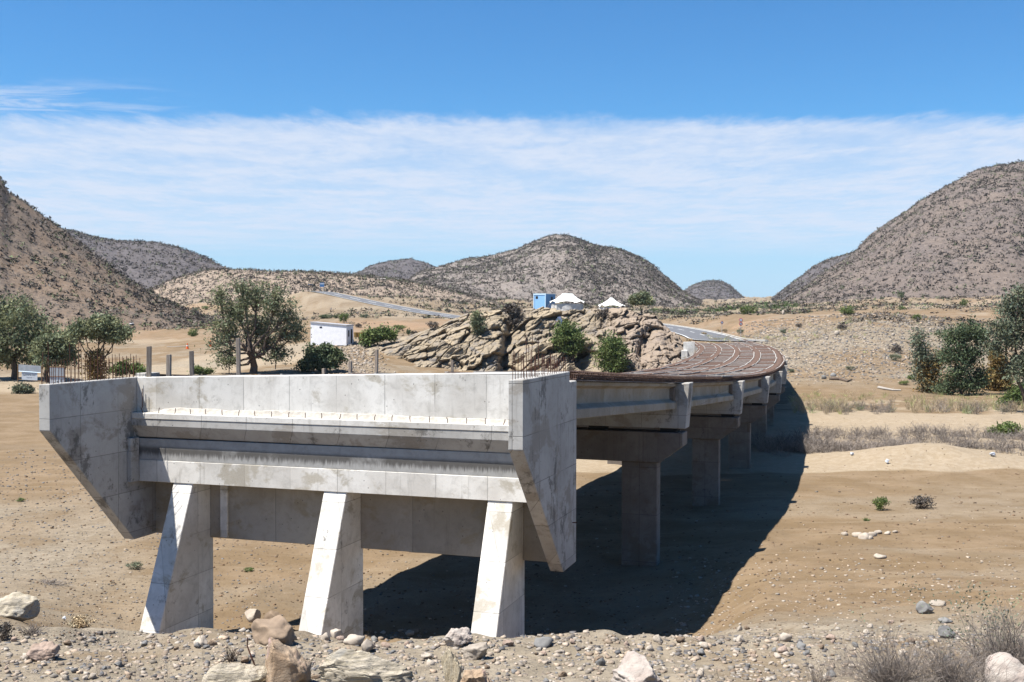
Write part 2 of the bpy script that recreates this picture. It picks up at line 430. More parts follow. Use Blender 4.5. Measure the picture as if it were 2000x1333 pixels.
# soil of the valley: colours by masks stored on the ground mesh (pale sand, grey gravel, orange earth)
def ground_mat():
    m, t = new_mat('valley_soil')
    geo = t.n('ShaderNodeNewGeometry').outputs['Position']
    at = t.n('ShaderNodeAttribute', attribute_name='soil')
    sp = t.n('ShaderNodeSeparateColor', {0: at.outputs['Color']})
    pale, gravel, orange = sp.outputs[0], sp.outputs[1], sp.outputs[2]
    n1 = t.noise(geo, .35, 7, .62, .3)
    n2 = t.noise(geo, 2.6, 7, .68)
    n3 = t.noise(geo, 17, 5, .7)
    nb = t.noise(geo, .035, 6, .6, .5)
    col = t.mix(t.ramp(n1, .36, .66), (0.191,0.134,0.080), (0.248,0.181,0.120))
    col = t.mix(t.math('MULTIPLY', t.ramp(n2, .50, .72), .6), col, (0.155,0.104,0.062))
    col = t.mix(t.ramp(pale, .25, .75), col, t.mix(t.ramp(n2, .4, .65), (.315,.25,.18), (.37,.305,.235)))
    gcol = t.mix(t.ramp(n2, .38, .62), (.225,.195,.155), (.335,.29,.235))
    gcol = t.mix(t.math('MULTIPLY', t.ramp(n3, .52, .66), .6), gcol, (0.094,0.090,0.092))
    col = t.mix(t.math('MULTIPLY', gravel, t.ramp(n1, .25, .55)), col, gcol)
    col = t.mix(t.math('MULTIPLY', orange, t.ramp(nb, .30, .60)), col, t.mix(n1, (0.288,0.176,0.104), (0.331,0.240,0.172)))
    pt = t.noise(geo, .11, 9, .72, .8)
    col = t.mix(t.math('MULTIPLY', t.ramp(pt, .50, .66), .30), col, (.145,.112,.082))
    wash = t.noise(t.mapping(geo, (.12, 1.1, 1)), 1.0, 8, .7, .6)
    col = t.mix(t.math('MULTIPLY', t.ramp(wash, .52, .66), .28), col, (.34,.275,.20))
    col = t.mix(t.math('MULTIPLY', t.ramp(n3, .55, .72), .30), col, (.13,.10,.075))
    col = t.mix(1.0, col, (.94, .93, .87), 'MULTIPLY')
    # small dark pebbles and crumbs
    v = t.n('ShaderNodeTexVoronoi', {'Vector': geo, 'Scale': 3.3})
    peb = t.math('MULTIPLY', t.math('LESS_THAN', v.outputs['Distance'], .17), t.math('GREATER_THAN', n2, .50))
    col = t.mix(t.math('MULTIPLY', peb, t.math('SUBTRACT', .62, t.math('MULTIPLY', pale, .5)), clamp=True), col, (0.072,0.056,0.044))
    h = t.math('ADD', t.math('MULTIPLY', n2, .7), t.math('ADD', t.math('MULTIPLY', n3, .22), t.math('MULTIPLY', peb, .12)))
    return finish(m, t, col, .96, h, .8, .10, .12)
M['ground'] = ground_mat()

def hill_mat(name, c1, c2, c3, scale=1.0, spots=.5, spot_col=(.09,.075,.07)):
    m, t = new_mat(name)
    geo = t.n('ShaderNodeNewGeometry').outputs['Position']
    n1 = t.noise(geo, .022*scale, 8, .66, .4)
    n2 = t.noise(geo, .22*scale, 6, .7)
    col = t.mix(t.ramp(n1, .38, .64), c1, c2)
    col = t.mix(t.ramp(n2, .48, .64), col, c3)
    v = t.n('ShaderNodeTexVoronoi', {'Vector': geo, 'Scale': .30*scale})
    dots = t.math('MULTIPLY', t.ramp(v.outputs['Distance'], .42, .26), t.ramp(n1, .30, .55))
    col = t.mix(t.math('MULTIPLY', dots, spots), col, spot_col)
    return finish(m, t, col, .96, t.math('ADD', n2, n1), .9, 1.5/scale, .1)
M['hill_left'] = hill_mat('brown_hillside', (0.192,0.138,0.097), (0.160,0.127,0.101), (0.230,0.175,0.130), 2.0, .45)
M['hill_mid'] = hill_mat('pinkish_scrub_hillside', (0.215,0.182,0.160), (0.183,0.162,0.148), (0.264,0.233,0.204), 1.3, .5)
M['hill_right'] = hill_mat('grey_stony_hillside', (0.164,0.132,0.112), (0.140,0.117,0.106), (0.202,0.163,0.136), 1.5, .5)
M['hill_ridge'] = hill_mat('pale_scrubby_ridge', (.30,.235,.18), (.25,.20,.16), (.36,.29,.225), 2.0, .4)
M['hill_far'] = hill_mat('grey_far_hillside', (0.117,0.106,0.106), (0.107,0.098,0.104), (0.142,0.124,0.121), .9, .6)

def outcrop_mat():
    m, t = new_mat('tan_bedded_rock')
    geo = t.n('ShaderNodeTexCoord').outputs['Object']
    at = t.n('ShaderNodeAttribute', attribute_name='facet').outputs['Fac']
    bed = t.noise(t.mapping(geo, (.35, .5, 2.2), (0, .62, 0)), 1.0, 9, .68, .5)
    n2 = t.noise(geo, .6, 8, .66, .3)
    n3 = t.noise(geo, 4.0, 5, .7)
    col = t.mix(t.ramp(bed, .38, .62), (.35,.28,.19), (.27,.225,.17))
    col = t.mix(t.ramp(n2, .50, .62), col, (.235,.21,.185))
    col = t.mix(t.math('MULTIPLY', t.ramp(at, .60, .95), .7), col, (.40,.325,.225))
    reg = t.n('ShaderNodeSeparateXYZ', {0: geo}).outputs[0]
    col = t.mix(t.math('MULTIPLY', t.ramp(reg, 13.0, 18.0), .65), col, t.mix(n3, (.34,.235,.165), (.27,.24,.215)))
    return finish(m, t, col, .93, t.math('ADD', bed, t.math('MULTIPLY', n3, .35)), 1.0, .35, .15)
M['outcrop'] = outcrop_mat()

# ------------------------------------------------------------ terrain heights
PXC = np.array([-900, 0, 250, 450, 700, 1000, 1200, 1350, 1500, 1700, 2000, 2900], float)
ROWS = [
 (-60, [-1.5]*12), (0, [-1.7]*12), (5, [-2.35]*12), (10, [-3.34]*12), (12.5, [-3.74]*12),
 (14, [-4.05,-4.05,-4.05,-4.1,-4.15,-4.15,-4.15,-4.15,-4.1,-4.08,-4.08,-4.08]),
 (16, [-4.5,-4.5,-4.9,-5.1,-5.1,-5.1,-5.1,-4.8,-4.5,-4.5,-4.5,-4.5]),
 (20, [-5.5,-5.5,-6.7,-7.0,-7.0,-7.0,-7.0,-6.0,-5.4,-5.35,-5.3,-5.3]),
 (24, [-6.5,-6.5,-7.9,-8.15,-8.15,-8.15,-8.1,-7.2,-6.2,-6.1,-6.0,-6.0]),
 (30, [-7.7,-7.7,-8.1,-8.25,-8.35,-8.35,-8.3,-7.9,-7.15,-7.05,-7,-7]),
 (37, [-8.4,-8.4,-8.4,-8.45,-8.5,-8.5,-8.5,-8.3,-7.95,-7.8,-7.7,-7.7]),
 (45, [-8.6,-8.6,-8.6,-8.6,-8.6,-8.6,-8.65,-8.6,-8.4,-8.35,-8.2,-8.2]),
 (55, [-8.8]*12), (70, [-8.9]*12), (100, [-9.0]*12),
 (130, [-9,-9,-9,-8.9,-8.8,-8.9,-8.9,-8.9,-8.9,-8.8,-8.9,-8.9]),
 (160, [-8.4,-8.5,-8.4,-8.2,-8.3,-9,-9,-8.8,-6.9,-6.3,-8,-8]),
 (180, [-7.9,-8.0,-8.0,-7.5,-6.4,-8.8,-8.8,-7.6,-5.3,-3.6,-6.5,-7]),
 (196, [-7.4,-7.5,-7.6,-6.7,-4.8,-4.8,-5,-4.9,-4.2,-1.5,-4.8,-6]),
 (230, [-6,-6.2,-6.9,-5.6,-3.8,-3,-3,-4.3,-1.6,.3,-2.5,-3]),
 (270, [-4,-4.5,-5.8,-4.6,-2.6,-2,-2,-3.3,-.1,.6,-1,-1]),
 (320, [-1,-2,-4.8,-3.8,-1.6,-1,-1.2,-.6,.3,1.5,1,1]),
 (400, [3,2,-3,-2.2,-.4,.5,1,.6,1.5,3.5,4,4]),
 (500, [12,9,-.5,0,6,3,2,1.5,3,6,9,9]),
 (600, [22,16,6,8,12,6,3.5,2.5,5,10,16,16]),
 (800, [30,25,18,22,22,11,7,6,9,18,28,28]),
 (1200, [40,35,30,32,30,20,14,14,18,28,40,40]),
 (2000, [50,45,40,40,40,34,28,28,32,40,50,50]),
 (4000, [74,72,70,70,70,70,66,66,66,72,76,76]),
 (12000, [140]*12)]
RD = np.array([r[0] for r in ROWS], float); RZ = np.array([r[1] for r in ROWS], float)
ROAD_NEAR = np.array([from_px(x, y, D) for x, y, D in ((1452,667,186),(1399,664.5,198),(1378,656,222),(1345,647.5,252),(1300,639,290),(1240,630,340),(1150,620,420))])
ROAD_FAR = np.array([from_px(x, y, D) for x, y, D in ((540,560,660),(590,566,600),(640,572,560),(700,585.5,520),(760,598,480),(825,610,440),(900,621,400),(1000,632,340))])

def poly_near(X, Y, P):
    """distance to a polyline and the height there"""
    best = np.full(X.shape, 1e9); zz = np.zeros(X.shape)
    for a, b in zip(P[:-1], P[1:]):
        d = b[:2]-a[:2]; L2 = d@d
        t = np.clip(((X-a[0])*d[0]+(Y-a[1])*d[1])/L2, 0, 1)
        q = np.hypot(X-a[0]-t*d[0], Y-a[1]-t*d[1])
        zz = np.where(q < best, a[2]+t*(b[2]-a[2]), zz); best = np.minimum(best, q)
    return best, zz

def H(X, Y, fine=True):
    X = np.asarray(X, float); Y = np.asarray(Y, float)
    shp = np.broadcast(X, Y).shape
    if shp == (): return float(H(X.reshape(1), Y.reshape(1), fine)[0])
    X = np.broadcast_to(X, shp).astype(float); Y = np.broadcast_to(Y, shp).astype(float)
    px = 1000+F_PX*X/np.maximum(Y, 7.0)
    px = np.clip(px + 14*vnoise(X*.11, Y*.11, seed=5)*np.clip(Y/40, 0, 1), PXC[0], PXC[-1])
    ci = np.clip(np.searchsorted(PXC, px)-1, 0, len(PXC)-2)
    tx = (px-PXC[ci])/(PXC[ci+1]-PXC[ci]); tx = tx*tx*(3-2*tx)*.5+tx*.5
    ri = np.clip(np.searchsorted(RD, Y)-1, 0, len(RD)-2)
    ty = np.clip((Y-RD[ri])/(RD[ri+1]-RD[ri]), 0, 1)
    za = RZ[ri, ci]*(1-tx)+RZ[ri, ci+1]*tx; zb = RZ[ri+1, ci]*(1-tx)+RZ[ri+1, ci+1]*tx
    z = za*(1-ty)+zb*ty
    # rolling relief, stronger with distance
    amp = np.interp(Y, [0, 10, 30, 60, 120, 200, 400, 1000, 4000], [.05, .06, .07, .06, .12, .35, 1.1, 3.0, 5.0])
    wl = np.interp(Y, [0, 30, 120, 400, 1000, 4000], [.9, .5, .12, .03, .012, .006])
    z = z + amp*fbm(X*.16, Y*.16, oct=3, seed=3)*.5 + amp*fbm(X*.022, Y*.022, oct=4, seed=9)*.9*(Y > 60)
    # bank lumps near the camera and in the wash
    z = z + np.where(Y < 34, .07*fbm(X*.9, Y*.9, oct=3, seed=21), .05*fbm(X*.5, Y*.5, oct=3, seed=22))
    # crest of the bank a little ragged
    z = z + .10*np.exp(-((Y-12.9)/1.0)**2)*(.5+fbm(X*1.1, Y*.3, oct=3, seed=33))*(X < 3.2)
    # sand heaped on the far side of the wash, on the right
    q = np.exp(-((X-25.2)/5.2)**2-((Y-67.0)/3.4)**2)
    z = z + 1.1*q - .22*np.exp(-((X-24.6)/1.0)**2-((Y-64.6)/.6)**2)
    z = z + .22*sstep(Y, 66, 72)*(1-sstep(Y, 84, 90))*(X > 8)*vnoise(X*.2, Y*.3, seed=71)
    # earth mound left of the abutment
    z = z + .55*np.exp(-((X+6.6)/1.5)**2-((Y-25.5)/2.2)**2)
    # low cut bank steps in the river bed
    z = z + .28*sstep(Y+2.5*vnoise(X*.05, Y*0, seed=41), 92, 94)*(X > 10)*(1-sstep(Y, 118, 135))
    for P, hw, out in ((ROAD_NEAR, 5.4, 9.0), (ROAD_FAR, 7.0, 16.0)):
        m = (Y > P[:, 1].min()-40) & (Y < P[:, 1].max()+40)
        if m.any():
            d, zr = poly_near(X[m], Y[m], P)
            k = 1-sstep(d, hw, hw+out)
            z[m] = z[m]*(1-k)+(zr-.14)*k
    if fine:
        g = np.clip(1-Y/70, 0, 1)
        z = z + g*.022*fbm(X*3.1, Y*3.1, oct=3, seed=55)
    return z

def ground_at(px, py, dmin=9.0, dmax=900.0):
    """where the line of sight through a photo pixel meets the ground"""
    d = from_px(px, py, 1.0)
    t = np.geomspace(dmin, dmax, 420)
    g = H(d[0]*t, t, fine=False)
    hit = np.nonzero(d[2]*t <= g)[0]
    D = t[hit[0]] if len(hit) else dmax
    if len(hit) and hit[0] > 0:
        t2 = np.linspace(t[hit[0]-1], D, 24); h2 = np.nonzero(d[2]*t2 <= H(d[0]*t2, t2, fine=False))[0]
        D = t2[h2[0]] if len(h2) else D
    return np.array((d[0]*D, D, float(H(d[0]*D, D))))

def soil_masks(X, Y):
    px = 1000+F_PX*X/np.maximum(Y, 7.0)
    n = fbm(X*.03, Y*.03, oct=4, seed=61); n2 = fbm(X*.12, Y*.12, oct=4, seed=62); n3 = fbm(X*.5, Y*.5, oct=3, seed=63)
    px = px + 60*n2*np.clip(Y/100, .2, 1) + 60*n
    pale = np.zeros_like(X)
    # dry channel sand on the right, track on the left
    pale = np.maximum(pale, sstep(Y+1.2*n2+.5*n3, 61.6, 63.4)*(1-sstep(Y+6*n2+2*n3, 92, 110))*sstep(X, -14, 6)*.95)
    pale = np.maximum(pale, .62*sstep(Y+3*n2, 100, 106)*sstep(X, 0, 12)*(1-sstep(Y+6*n2, 112, 128))*sstep(n3+n2, -.3, .3))
    pale = np.maximum(pale, sstep(Y+4*n+2*n2, 122, 134)*(1-sstep(Y+9*n2, 150, 176))*(1-sstep(px, 380, 520))*.9)
    track = np.abs(Y-(176+.06*(px-330)+8*n)+5*n2)
    pale = np.maximum(pale, (1-sstep(track, 6, 24))*sstep(px, 120, 260)*(1-sstep(px, 620, 720)))
    t2 = np.abs(Y-(262-(px-300)*.05)+8*n2)
    pale = np.maximum(pale, (1-sstep(t2, 3, 20))*(1-sstep(px, 330, 480))*.6)
    pale = np.maximum(pale, sstep(n+.5*n2, .15, .75)*sstep(Y, 300, 380)*.6)
    pale = np.maximum(pale, sstep(px, 1680, 1900)*sstep(Y, 280, 330)*(1-sstep(Y, 800, 900))*.75*sstep(n2+n, -.5, .4))
    gravel = .85*(1-sstep(Y+1.5*n3, 14.5, 20.5))
    gravel = np.maximum(gravel, .35*(1-sstep(Y, 50, 64))*sstep(n2, -.1, .5))
    gravel = np.maximum(gravel, .75*(1-sstep(px, 700, 1000))*(1-sstep(Y, 45, 75))*sstep(n+.4*n2, -.5, .3))
    gravel = np.maximum(gravel, .85*sstep(px, 1440, 1540)*sstep(Y, 128, 150)*(1-sstep(Y, 205, 240))*sstep(n2+.5*n3, -.8, .2))
    gravel = np.maximum(gravel, .55*sstep(n2+.4*n3, 0, .4)*sstep(Y, 130, 150))
    orange = .62*(1-sstep(px, 420, 640))*sstep(Y+10*n2, 235, 300)*(1-sstep(Y, 620, 760))*sstep(n2+n, -.6, .3)
    orange = np.maximum(orange, .95*sstep(px, 560, 720)*(1-sstep(px, 960, 1100))*sstep(Y+6*n2, 225, 242)*(1-sstep(Y, 300, 350)))
    orange = np.maximum(orange, .9*sstep(px, 1330, 1400)*(1-sstep(px, 1560, 1680))*sstep(Y, 205, 222)*(1-sstep(Y, 300, 330))*sstep(n3+n2, -.6, .3))
    orange = np.maximum(orange, .35*sstep(px, 1540, 1720)*sstep(Y+8*n2, 225, 262)*(1-sstep(Y, 470, 620)))
    pink = sstep(Y, 330, 420)*.62; pale = np.maximum(pale, pink*sstep(n2+.4*n3, -.6, .2)*.8); gravel = np.maximum(gravel, pink*.6)
    return np.stack([np.clip(pale, 0, 1), np.clip(gravel, 0, 1), np.clip(orange, 0, 1)], -1)

def grid_faces(nr, nc):
    i = np.arange(nr-1)[:, None]*nc+np.arange(nc-1)[None, :]
    i = i.ravel()
    return np.stack([i, i+1, i+nc+1, i+nc], -1)

ys = np.concatenate([np.linspace(-60, 6, 16), np.linspace(6.6, 30, 215), np.geomspace(30.12, 260, 235), np.geomspace(263, 12000, 100)])
us = np.concatenate([np.linspace(-1.5, -.56, 16), np.linspace(-.55, .55, 380), np.linspace(.56, 1.5, 16)])
YY, UU = np.meshgrid(ys, us, indexing='ij')
XX = UU*(np.maximum(YY, 0)+6+np.where(YY < 0, -YY*.8, 0))
ZZ = H(XX, YY)
Vg = np.stack([XX, YY, ZZ], -1).reshape(-1, 3)
ground = link('ground', mesh_np('ground', Vg, grid_faces(*XX.shape), True, {'soil': soil_masks(XX, YY).reshape(-1, 3)}), M['ground'])
tag(ground, 'dry river bed and valley floor of brown gravelly soil and pale sand', kind='structure')

# ------------------------------------------------------------ hills
def hill(name, label, sky_pts, Dr, Df, Db, m, rough, seed, foot_drop=6.0, nu=200, nv=80, power=1.0, gully=.0):
    """a hill with its ridge line at distance Dr, its foot at Df; sky_pts give ridge height per direction"""
    P = np.array(sky_pts, float)
    pxs = np.linspace(P[0, 0], P[-1, 0], nu)
    v = np.linspace(0, 1, nv)
    PX, VV = np.meshgrid(pxs, v, indexing='ij')
    drr = Dr*(1+.07*fbm(PX*.006, PX*0, oct=3, seed=seed))
    D = np.where(VV < .72, Df+(drr-Df)*(VV/.72), drr+(Db-Dr)*((VV-.72)/.28))
    X = (PX-1000)/F_PX*D
    yr = np.interp(PX, P[:, 0], P[:, 1])+{'mountain_right': 15.0, 'hill_centre': 8.5, 'hill_left': 9.0, 'hill_right_shoulder': 8.0, 'ridge_low': 4.0}.get(name, 4.0)
    rough = rough*.45; gully = gully*.5
    zr = (618-yr)/F_PX*drr
    zf = H(X, np.full_like(X, 1.0)*D, fine=False)-foot_drop
    tt = np.clip(VV/.72, 0, 1)**power
    s = np.sin(tt*math.pi/2)**1.15
    z = zf+(zr-zf)*s
    tb = np.clip((VV-.72)/.28, 0, 1)
    z = np.where(VV > .72, zr-(zr-zf)*sstep(tb, 0, 1)*.98, z)
    env = np.sin(np.clip(tt, 0, 1)*math.pi)**.6*(VV < .72)
    z = z + rough*(.35+env)*fbm(X*.02, D*.02, oct=5, seed=seed+3)*np.clip((zr-zf)/25, 0, 1)
    if gully:
        g = 1-np.abs(fbm(X*.012+D*.003, D*.010-X*.003, oct=4, seed=seed+8))
        z = z - gully*env*g*np.clip((zr-zf)/40, 0, 1)
    V = np.stack([X, D, z], -1).reshape(-1, 3)
    o = link(name, mesh_np(name, V, grid_faces(nu, nv), True), m)
    tag(o, label, kind='structure')
    return X, D, z

SC_HILLS = {}
SC_HILLS['l'] = hill('hill_left', 'brown scrub covered hillside rising at the left edge',
    [(-900,80),(-300,180),(-80,300),(0,346),(20,378),(50,397),(100,432),(150,465),(200,502),(250,537),(300,566),(350,590),(420,618)], 470, 300, 640, M['hill_left'], 2.6, 3, power=.9, gully=3)
SC_HILLS['lf'] = hill('hill_left_far', 'grey rounded hill behind the left hillside',
    [(-100,452),(100,448),(140,453),(180,464),(230,473),(270,473),(310,480),(350,488),(390,504),(430,521),(480,545),(540,575)], 1150, 800, 1500, M['hill_far'], 5, 5)
SC_HILLS['rl'] = hill('ridge_low', 'low bushy ridge crossing the valley behind the acacia',
    [(240,590),(330,548),(400,529),(440,524),(520,528),(600,530),(660,534),(720,539),(790,547),(860,560),(940,578),(1010,592)], 700, 560, 900, M['hill_ridge'], 3.2, 7, foot_drop=3)
SC_HILLS['cl'] = hill('hill_centre_left', 'small bluish hump left of the central hill',
    [(640,560),(690,536),(720,520),(760,510),(800,507),(840,517),(890,540),(950,570)], 1800, 1350, 2200, M['hill_far'], 6, 9)
SC_HILLS['c'] = hill('hill_centre', 'broad central hill with a rounded summit dotted with scrub',
    [(760,575),(820,528),(860,517),(900,507),(960,496),(1010,485),(1040,470),(1065,461),(1085,457),(1110,459),(1140,467),(1170,478),(1210,484),(1240,495),(1270,512),(1300,537),(1330,562),(1370,585),(1420,600)], 1300, 760, 1800, M['hill_mid'], 5, 13, gully=5, nu=280, nv=110)
SC_HILLS['s'] = hill('hill_small', 'small far cone shaped hill between the larger ones',
    [(1290,592),(1330,570),(1355,553),(1380,547),(1405,546),(1425,555),(1445,574),(1470,592)], 2400, 1900, 2900, M['hill_far'], 6, 15, nu=120, nv=60)
SC_HILLS['rs'] = hill('hill_right_shoulder', 'dark far shoulder at the foot of the right mountain',
    [(1480,600),(1510,575),(1550,546),(1590,515),(1620,499),(1660,488),(1700,480),(1800,470)], 1350, 950, 1800, M['hill_far'], 5, 17, nu=150)
SC_HILLS['r'] = hill('mountain_right', 'large grey stony mountain filling the right side',
    [(1470,612),(1520,580),(1560,556),(1600,528),(1640,503),(1670,482),(1700,455),(1750,420),(1800,383),(1850,355),(1900,331),(1950,319),(2010,316),(2100,322),(2400,360),(2900,450)], 950, 520, 1400, M['hill_right'], 5, 19, gully=6, nu=320, nv=130)

# ------------------------------------------------------------ roads (strips on the ground, painted lines above)
def ribbon(name, P, offs0, offs1, lift, m, label, dash=None, parent=None):
    P = np.array(P); n = 120
    s = np.concatenate([[0], np.cumsum(np.linalg.norm(np.diff(P[:, :2], axis=0), axis=1))])
    t = np.linspace(0, s[-1], n)
    C = np.stack([np.interp(t, s, P[:, k]) for k in range(3)], -1)
    for _ in range(12):
        C[1:-1] = (C[:-2]+2*C[1:-1]+C[2:])/4
    T = np.gradient(C[:, :2], axis=0); T /= np.linalg.norm(T, axis=1)[:, None]
    Nn = np.stack([T[:, 1], -T[:, 0]], -1)
    V, Fc = [], []
    for i in range(n):
        for o in (offs0, offs1):
            q = C[i, :2]+Nn[i]*o; V.append((q[0], q[1], C[i, 2]+lift))
    for i in range(n-1):
        if dash and int(t[i]/dash) % 2: continue
        Fc.append((2*i, 2*i+1, 2*i+3, 2*i+2))
    me = bpy.data.meshes.new(name); me.from_pydata(V, [], Fc); me.update()
    o = link(name, me, m, parent)
    if label: tag(o, label, kind='structure')
    return o
near_road = ribbon('road', ROAD_NEAR, -4.6, 4.6, .05, M['asphalt'], 'asphalt road running on beyond the end of the bridge deck')
ribbon('road_line', ROAD_NEAR, -4.5, -4.2, .056, M['paint'], None, parent=near_road)
ribbon('road_line', ROAD_NEAR, 4.15, 4.5, .056, M['paint'], None, parent=near_road)
ribbon('road_line', ROAD_NEAR, -.12, .12, .056, M['paint'], None, dash=9, parent=near_road)
far_road = ribbon('road_far', ROAD_FAR, -4.8, 4.8, .08, M['asphalt'], 'distant asphalt road descending the slope behind the acacia')
ribbon('road_line', ROAD_FAR, -.2, .2, .10, M['paint'], None, dash=12, parent=far_road)
ribbon('road_line', ROAD_FAR, -4.75, -4.4, .10, M['paint'], None, parent=far_road)
ribbon('road_line', ROAD_FAR, 4.4, 4.75, .10, M['paint'], None, parent=far_road)
# white kerb along the outer side of the near road
def kerb(P, off, w_, h, name, parent):
    P = np.array(P); s = np.concatenate([[0], np.cumsum(np.linalg.norm(np.diff(P[:, :2], axis=0), axis=1))])
    t = np.linspace(2, s[-1]*.62, 30); C = np.stack([np.interp(t, s, P[:, k]) for k in range(3)], -1)
    for _ in range(5): C[1:-1] = (C[:-2]+2*C[1:-1]+C[2:])/4
    T = np.gradient(C[:, :2], axis=0); T /= np.linalg.norm(T, axis=1)[:, None]; Nn = np.stack([T[:, 1], -T[:, 0]], -1)
    for i in range(0, 29, 1):
        mb = MB(); A = []; B = []
        for (o_, zz) in ((off, -.2), (off+w_, -.2), (off+w_, h), (off, h)):
            A.append((*(C[i, :2]+Nn[i]*o_), C[i, 2]+zz)); q = C[i]*.03+C[i+1]*.97
            B.append((*(q[:2]+Nn[i+1]*o_), q[2]+zz))
        mb.prism(A, B).build(name, M['mortar'], parent)
kerb(ROAD_NEAR, 4.7, .45, .22, 'kerb_stone', near_road)

# ------------------------------------------------------------ bridge (everything in the abutment's own frame: x along the wall, y along the bridge)
BZ = -8.4
loc = (-(CX*ca + CY*sa), CX*sa - CY*ca, 0.0)
bridge = bpy.data.objects.new('bridge', None); COL.objects.link(bridge)
bridge.location = loc; bridge.rotation_euler = (0, 0, -YAW); bridge.empty_display_size = 2
tag(bridge, 'unfinished curved concrete road bridge with bare rebar deck over the dry river bed', 'bridge')
W = 11.2
def ztop(x): return -1.517 + (1.517-1.198)*x/W

def wing(x0, x1, m):
    prof = [(0, 't'), (0, -2.537), (2.89, -5.485), (3.95, -5.485), (3.95, -1.43), (3.352, -1.43), (3.352, 't')]
    A = [(x0, y, ztop(x0) if z == 't' else z) for y, z in prof]
    B = [(x1, y, ztop(x1) if z == 't' else z) for y, z in prof]
    return MB().prism(A, B).build('wing_wall', m, bridge, bevel=.012)
wing_l = wing(0.0, .30, M['concrete_wing'])
wing_r = wing(W-.30, W, M['concrete_wing'])
wing_l['label'] = 'left wing wall with tapered lower edge'
wing_r['label'] = 'right wing wall with tapered lower edge'
# chamfer fillet strip and narrow pilaster where the left wing meets the back wall
MB().box(.302, .42, 2.62, 2.94, -4.045, -2.97).build('wing_pilaster', M['concrete_wing'], bridge, bevel=.01)

mb = MB(); a, b = .302, W-.302
mb.prism([(a, 3.01, -2.36), (a, 3.35, -2.36), (a, 3.35, ztop(a)-.003), (a, 3.01, ztop(a)-.003)],
         [(b, 3.01, -2.36), (b, 3.35, -2.36), (b, 3.35, ztop(b)-.003), (b, 3.01, ztop(b)-.003)])
back = mb.build('back_wall', M['concrete'], bridge, bevel=.01)
# corbel that will carry the approach slab, two pours high
mb = MB()
for (y0, z0, z1) in ((2.79, -2.505, -2.36),):
    mb.prism([(a, y0, z0), (a, 3.34, z0), (a, 3.34, z1), (a, y0, z1)], [(b, y0, z0), (b, 3.34, z0), (b, 3.34, z1), (b, y0, z1)])
led = mb.build('approach_slab_corbel', M['concrete'], bridge, bevel=.012)
mb = MB().prism([(a, 2.803, -2.508), (a, 2.803, -2.67), (a, 3.0, -2.965), (a, 3.34, -2.965), (a, 3.34, -2.508)],
                [(b, 2.803, -2.508), (b, 2.803, -2.70), (b, 3.0, -2.995), (b, 3.34, -2.995), (b, 3.34, -2.508)])
mb.build('corbel_haunch', M['concrete_wing'], bridge, bevel=.006)
# breast beam with one pour seam
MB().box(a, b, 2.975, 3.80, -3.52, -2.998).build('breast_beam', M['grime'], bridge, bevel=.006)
MB().box(a, b, 2.962, 3.80, -4.05, -3.524).build('breast_beam', M['concrete'], bridge, bevel=.008)
# rough mortar bank on the corbel against the back wall
n = 150; V = []; Fc = []
xs = np.linspace(a+.5, b-.01, n); hh = .075+.06*fbm(xs*.32, xs*0, oct=2, seed=81)+.010*fbm(xs*6, xs*0, oct=2, seed=82)
hh = np.clip(hh, .03, .25)*np.clip((xs-a-.5)/.3, .2, 1)
for x, h in zip(xs, hh):
    V += [(x, 2.90+R.uniform(-.008, .008), -2.36), (x, 2.95, -2.36+h*.5), (x, 2.985+R.uniform(-.004, .004), -2.36+h), (x, 3.008, -2.36+h*1.15)]
for i in range(n-1):
    for k in range(3): Fc.append((4*i+k, 4*i+k+1, 4*i+5+k, 4*i+4+k))
me = bpy.data.meshes.new('mortar_bank'); me.from_pydata(V, [], Fc); me.update()
link('mortar_bank', me, M['mortar'], bridge)
# dowels on the corbel
dw = MB().tube([(0, 0, 0), (.012, -.01, .10), (.004, -.02, .15)], .009, 5).mesh('dowel')
for i in range(24):
    x = .62+i*(b-.62-.15)/23+R.uniform(-.02, .02)
    o = link('dowel', dw, M['rust_dark'], bridge, (x, 2.83+R.uniform(-.01, .01), -2.375), rz=R.uniform(0, 6.28))
    o.rotation_euler = (R.uniform(-.2, .2), R.uniform(-.2, .2), R.uniform(0, 6.28))
# buttresses
def butt(x0, x1):
    def pr(x): return [(x, 3.0, -4.046), (x, 3.0-.4154*5.0, -9.05), (x, 3.87, -9.05), (x, 3.87, -4.046)]
    return MB().prism(pr(x0), pr(x1)).build('buttress', M['concrete'], bridge, bevel=.014)
BX = [(1.35, 1.89), (5.42, 6.0), (9.44, 10.02)]
for x0, x1 in BX: butt(x0, x1)
# curtain walls between the buttresses and outer bays
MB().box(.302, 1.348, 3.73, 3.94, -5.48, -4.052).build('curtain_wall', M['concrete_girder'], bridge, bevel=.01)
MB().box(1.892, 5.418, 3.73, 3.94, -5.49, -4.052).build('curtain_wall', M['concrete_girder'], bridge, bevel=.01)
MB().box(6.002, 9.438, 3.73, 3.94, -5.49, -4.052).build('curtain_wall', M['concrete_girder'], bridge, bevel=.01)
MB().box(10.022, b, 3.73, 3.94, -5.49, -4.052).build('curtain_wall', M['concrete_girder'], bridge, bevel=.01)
MB().box(2.22, 2.42, 3.66, 3.728, -5.46, -4.053).build('wall_pilaster', M['concrete'], bridge, bevel=.01)
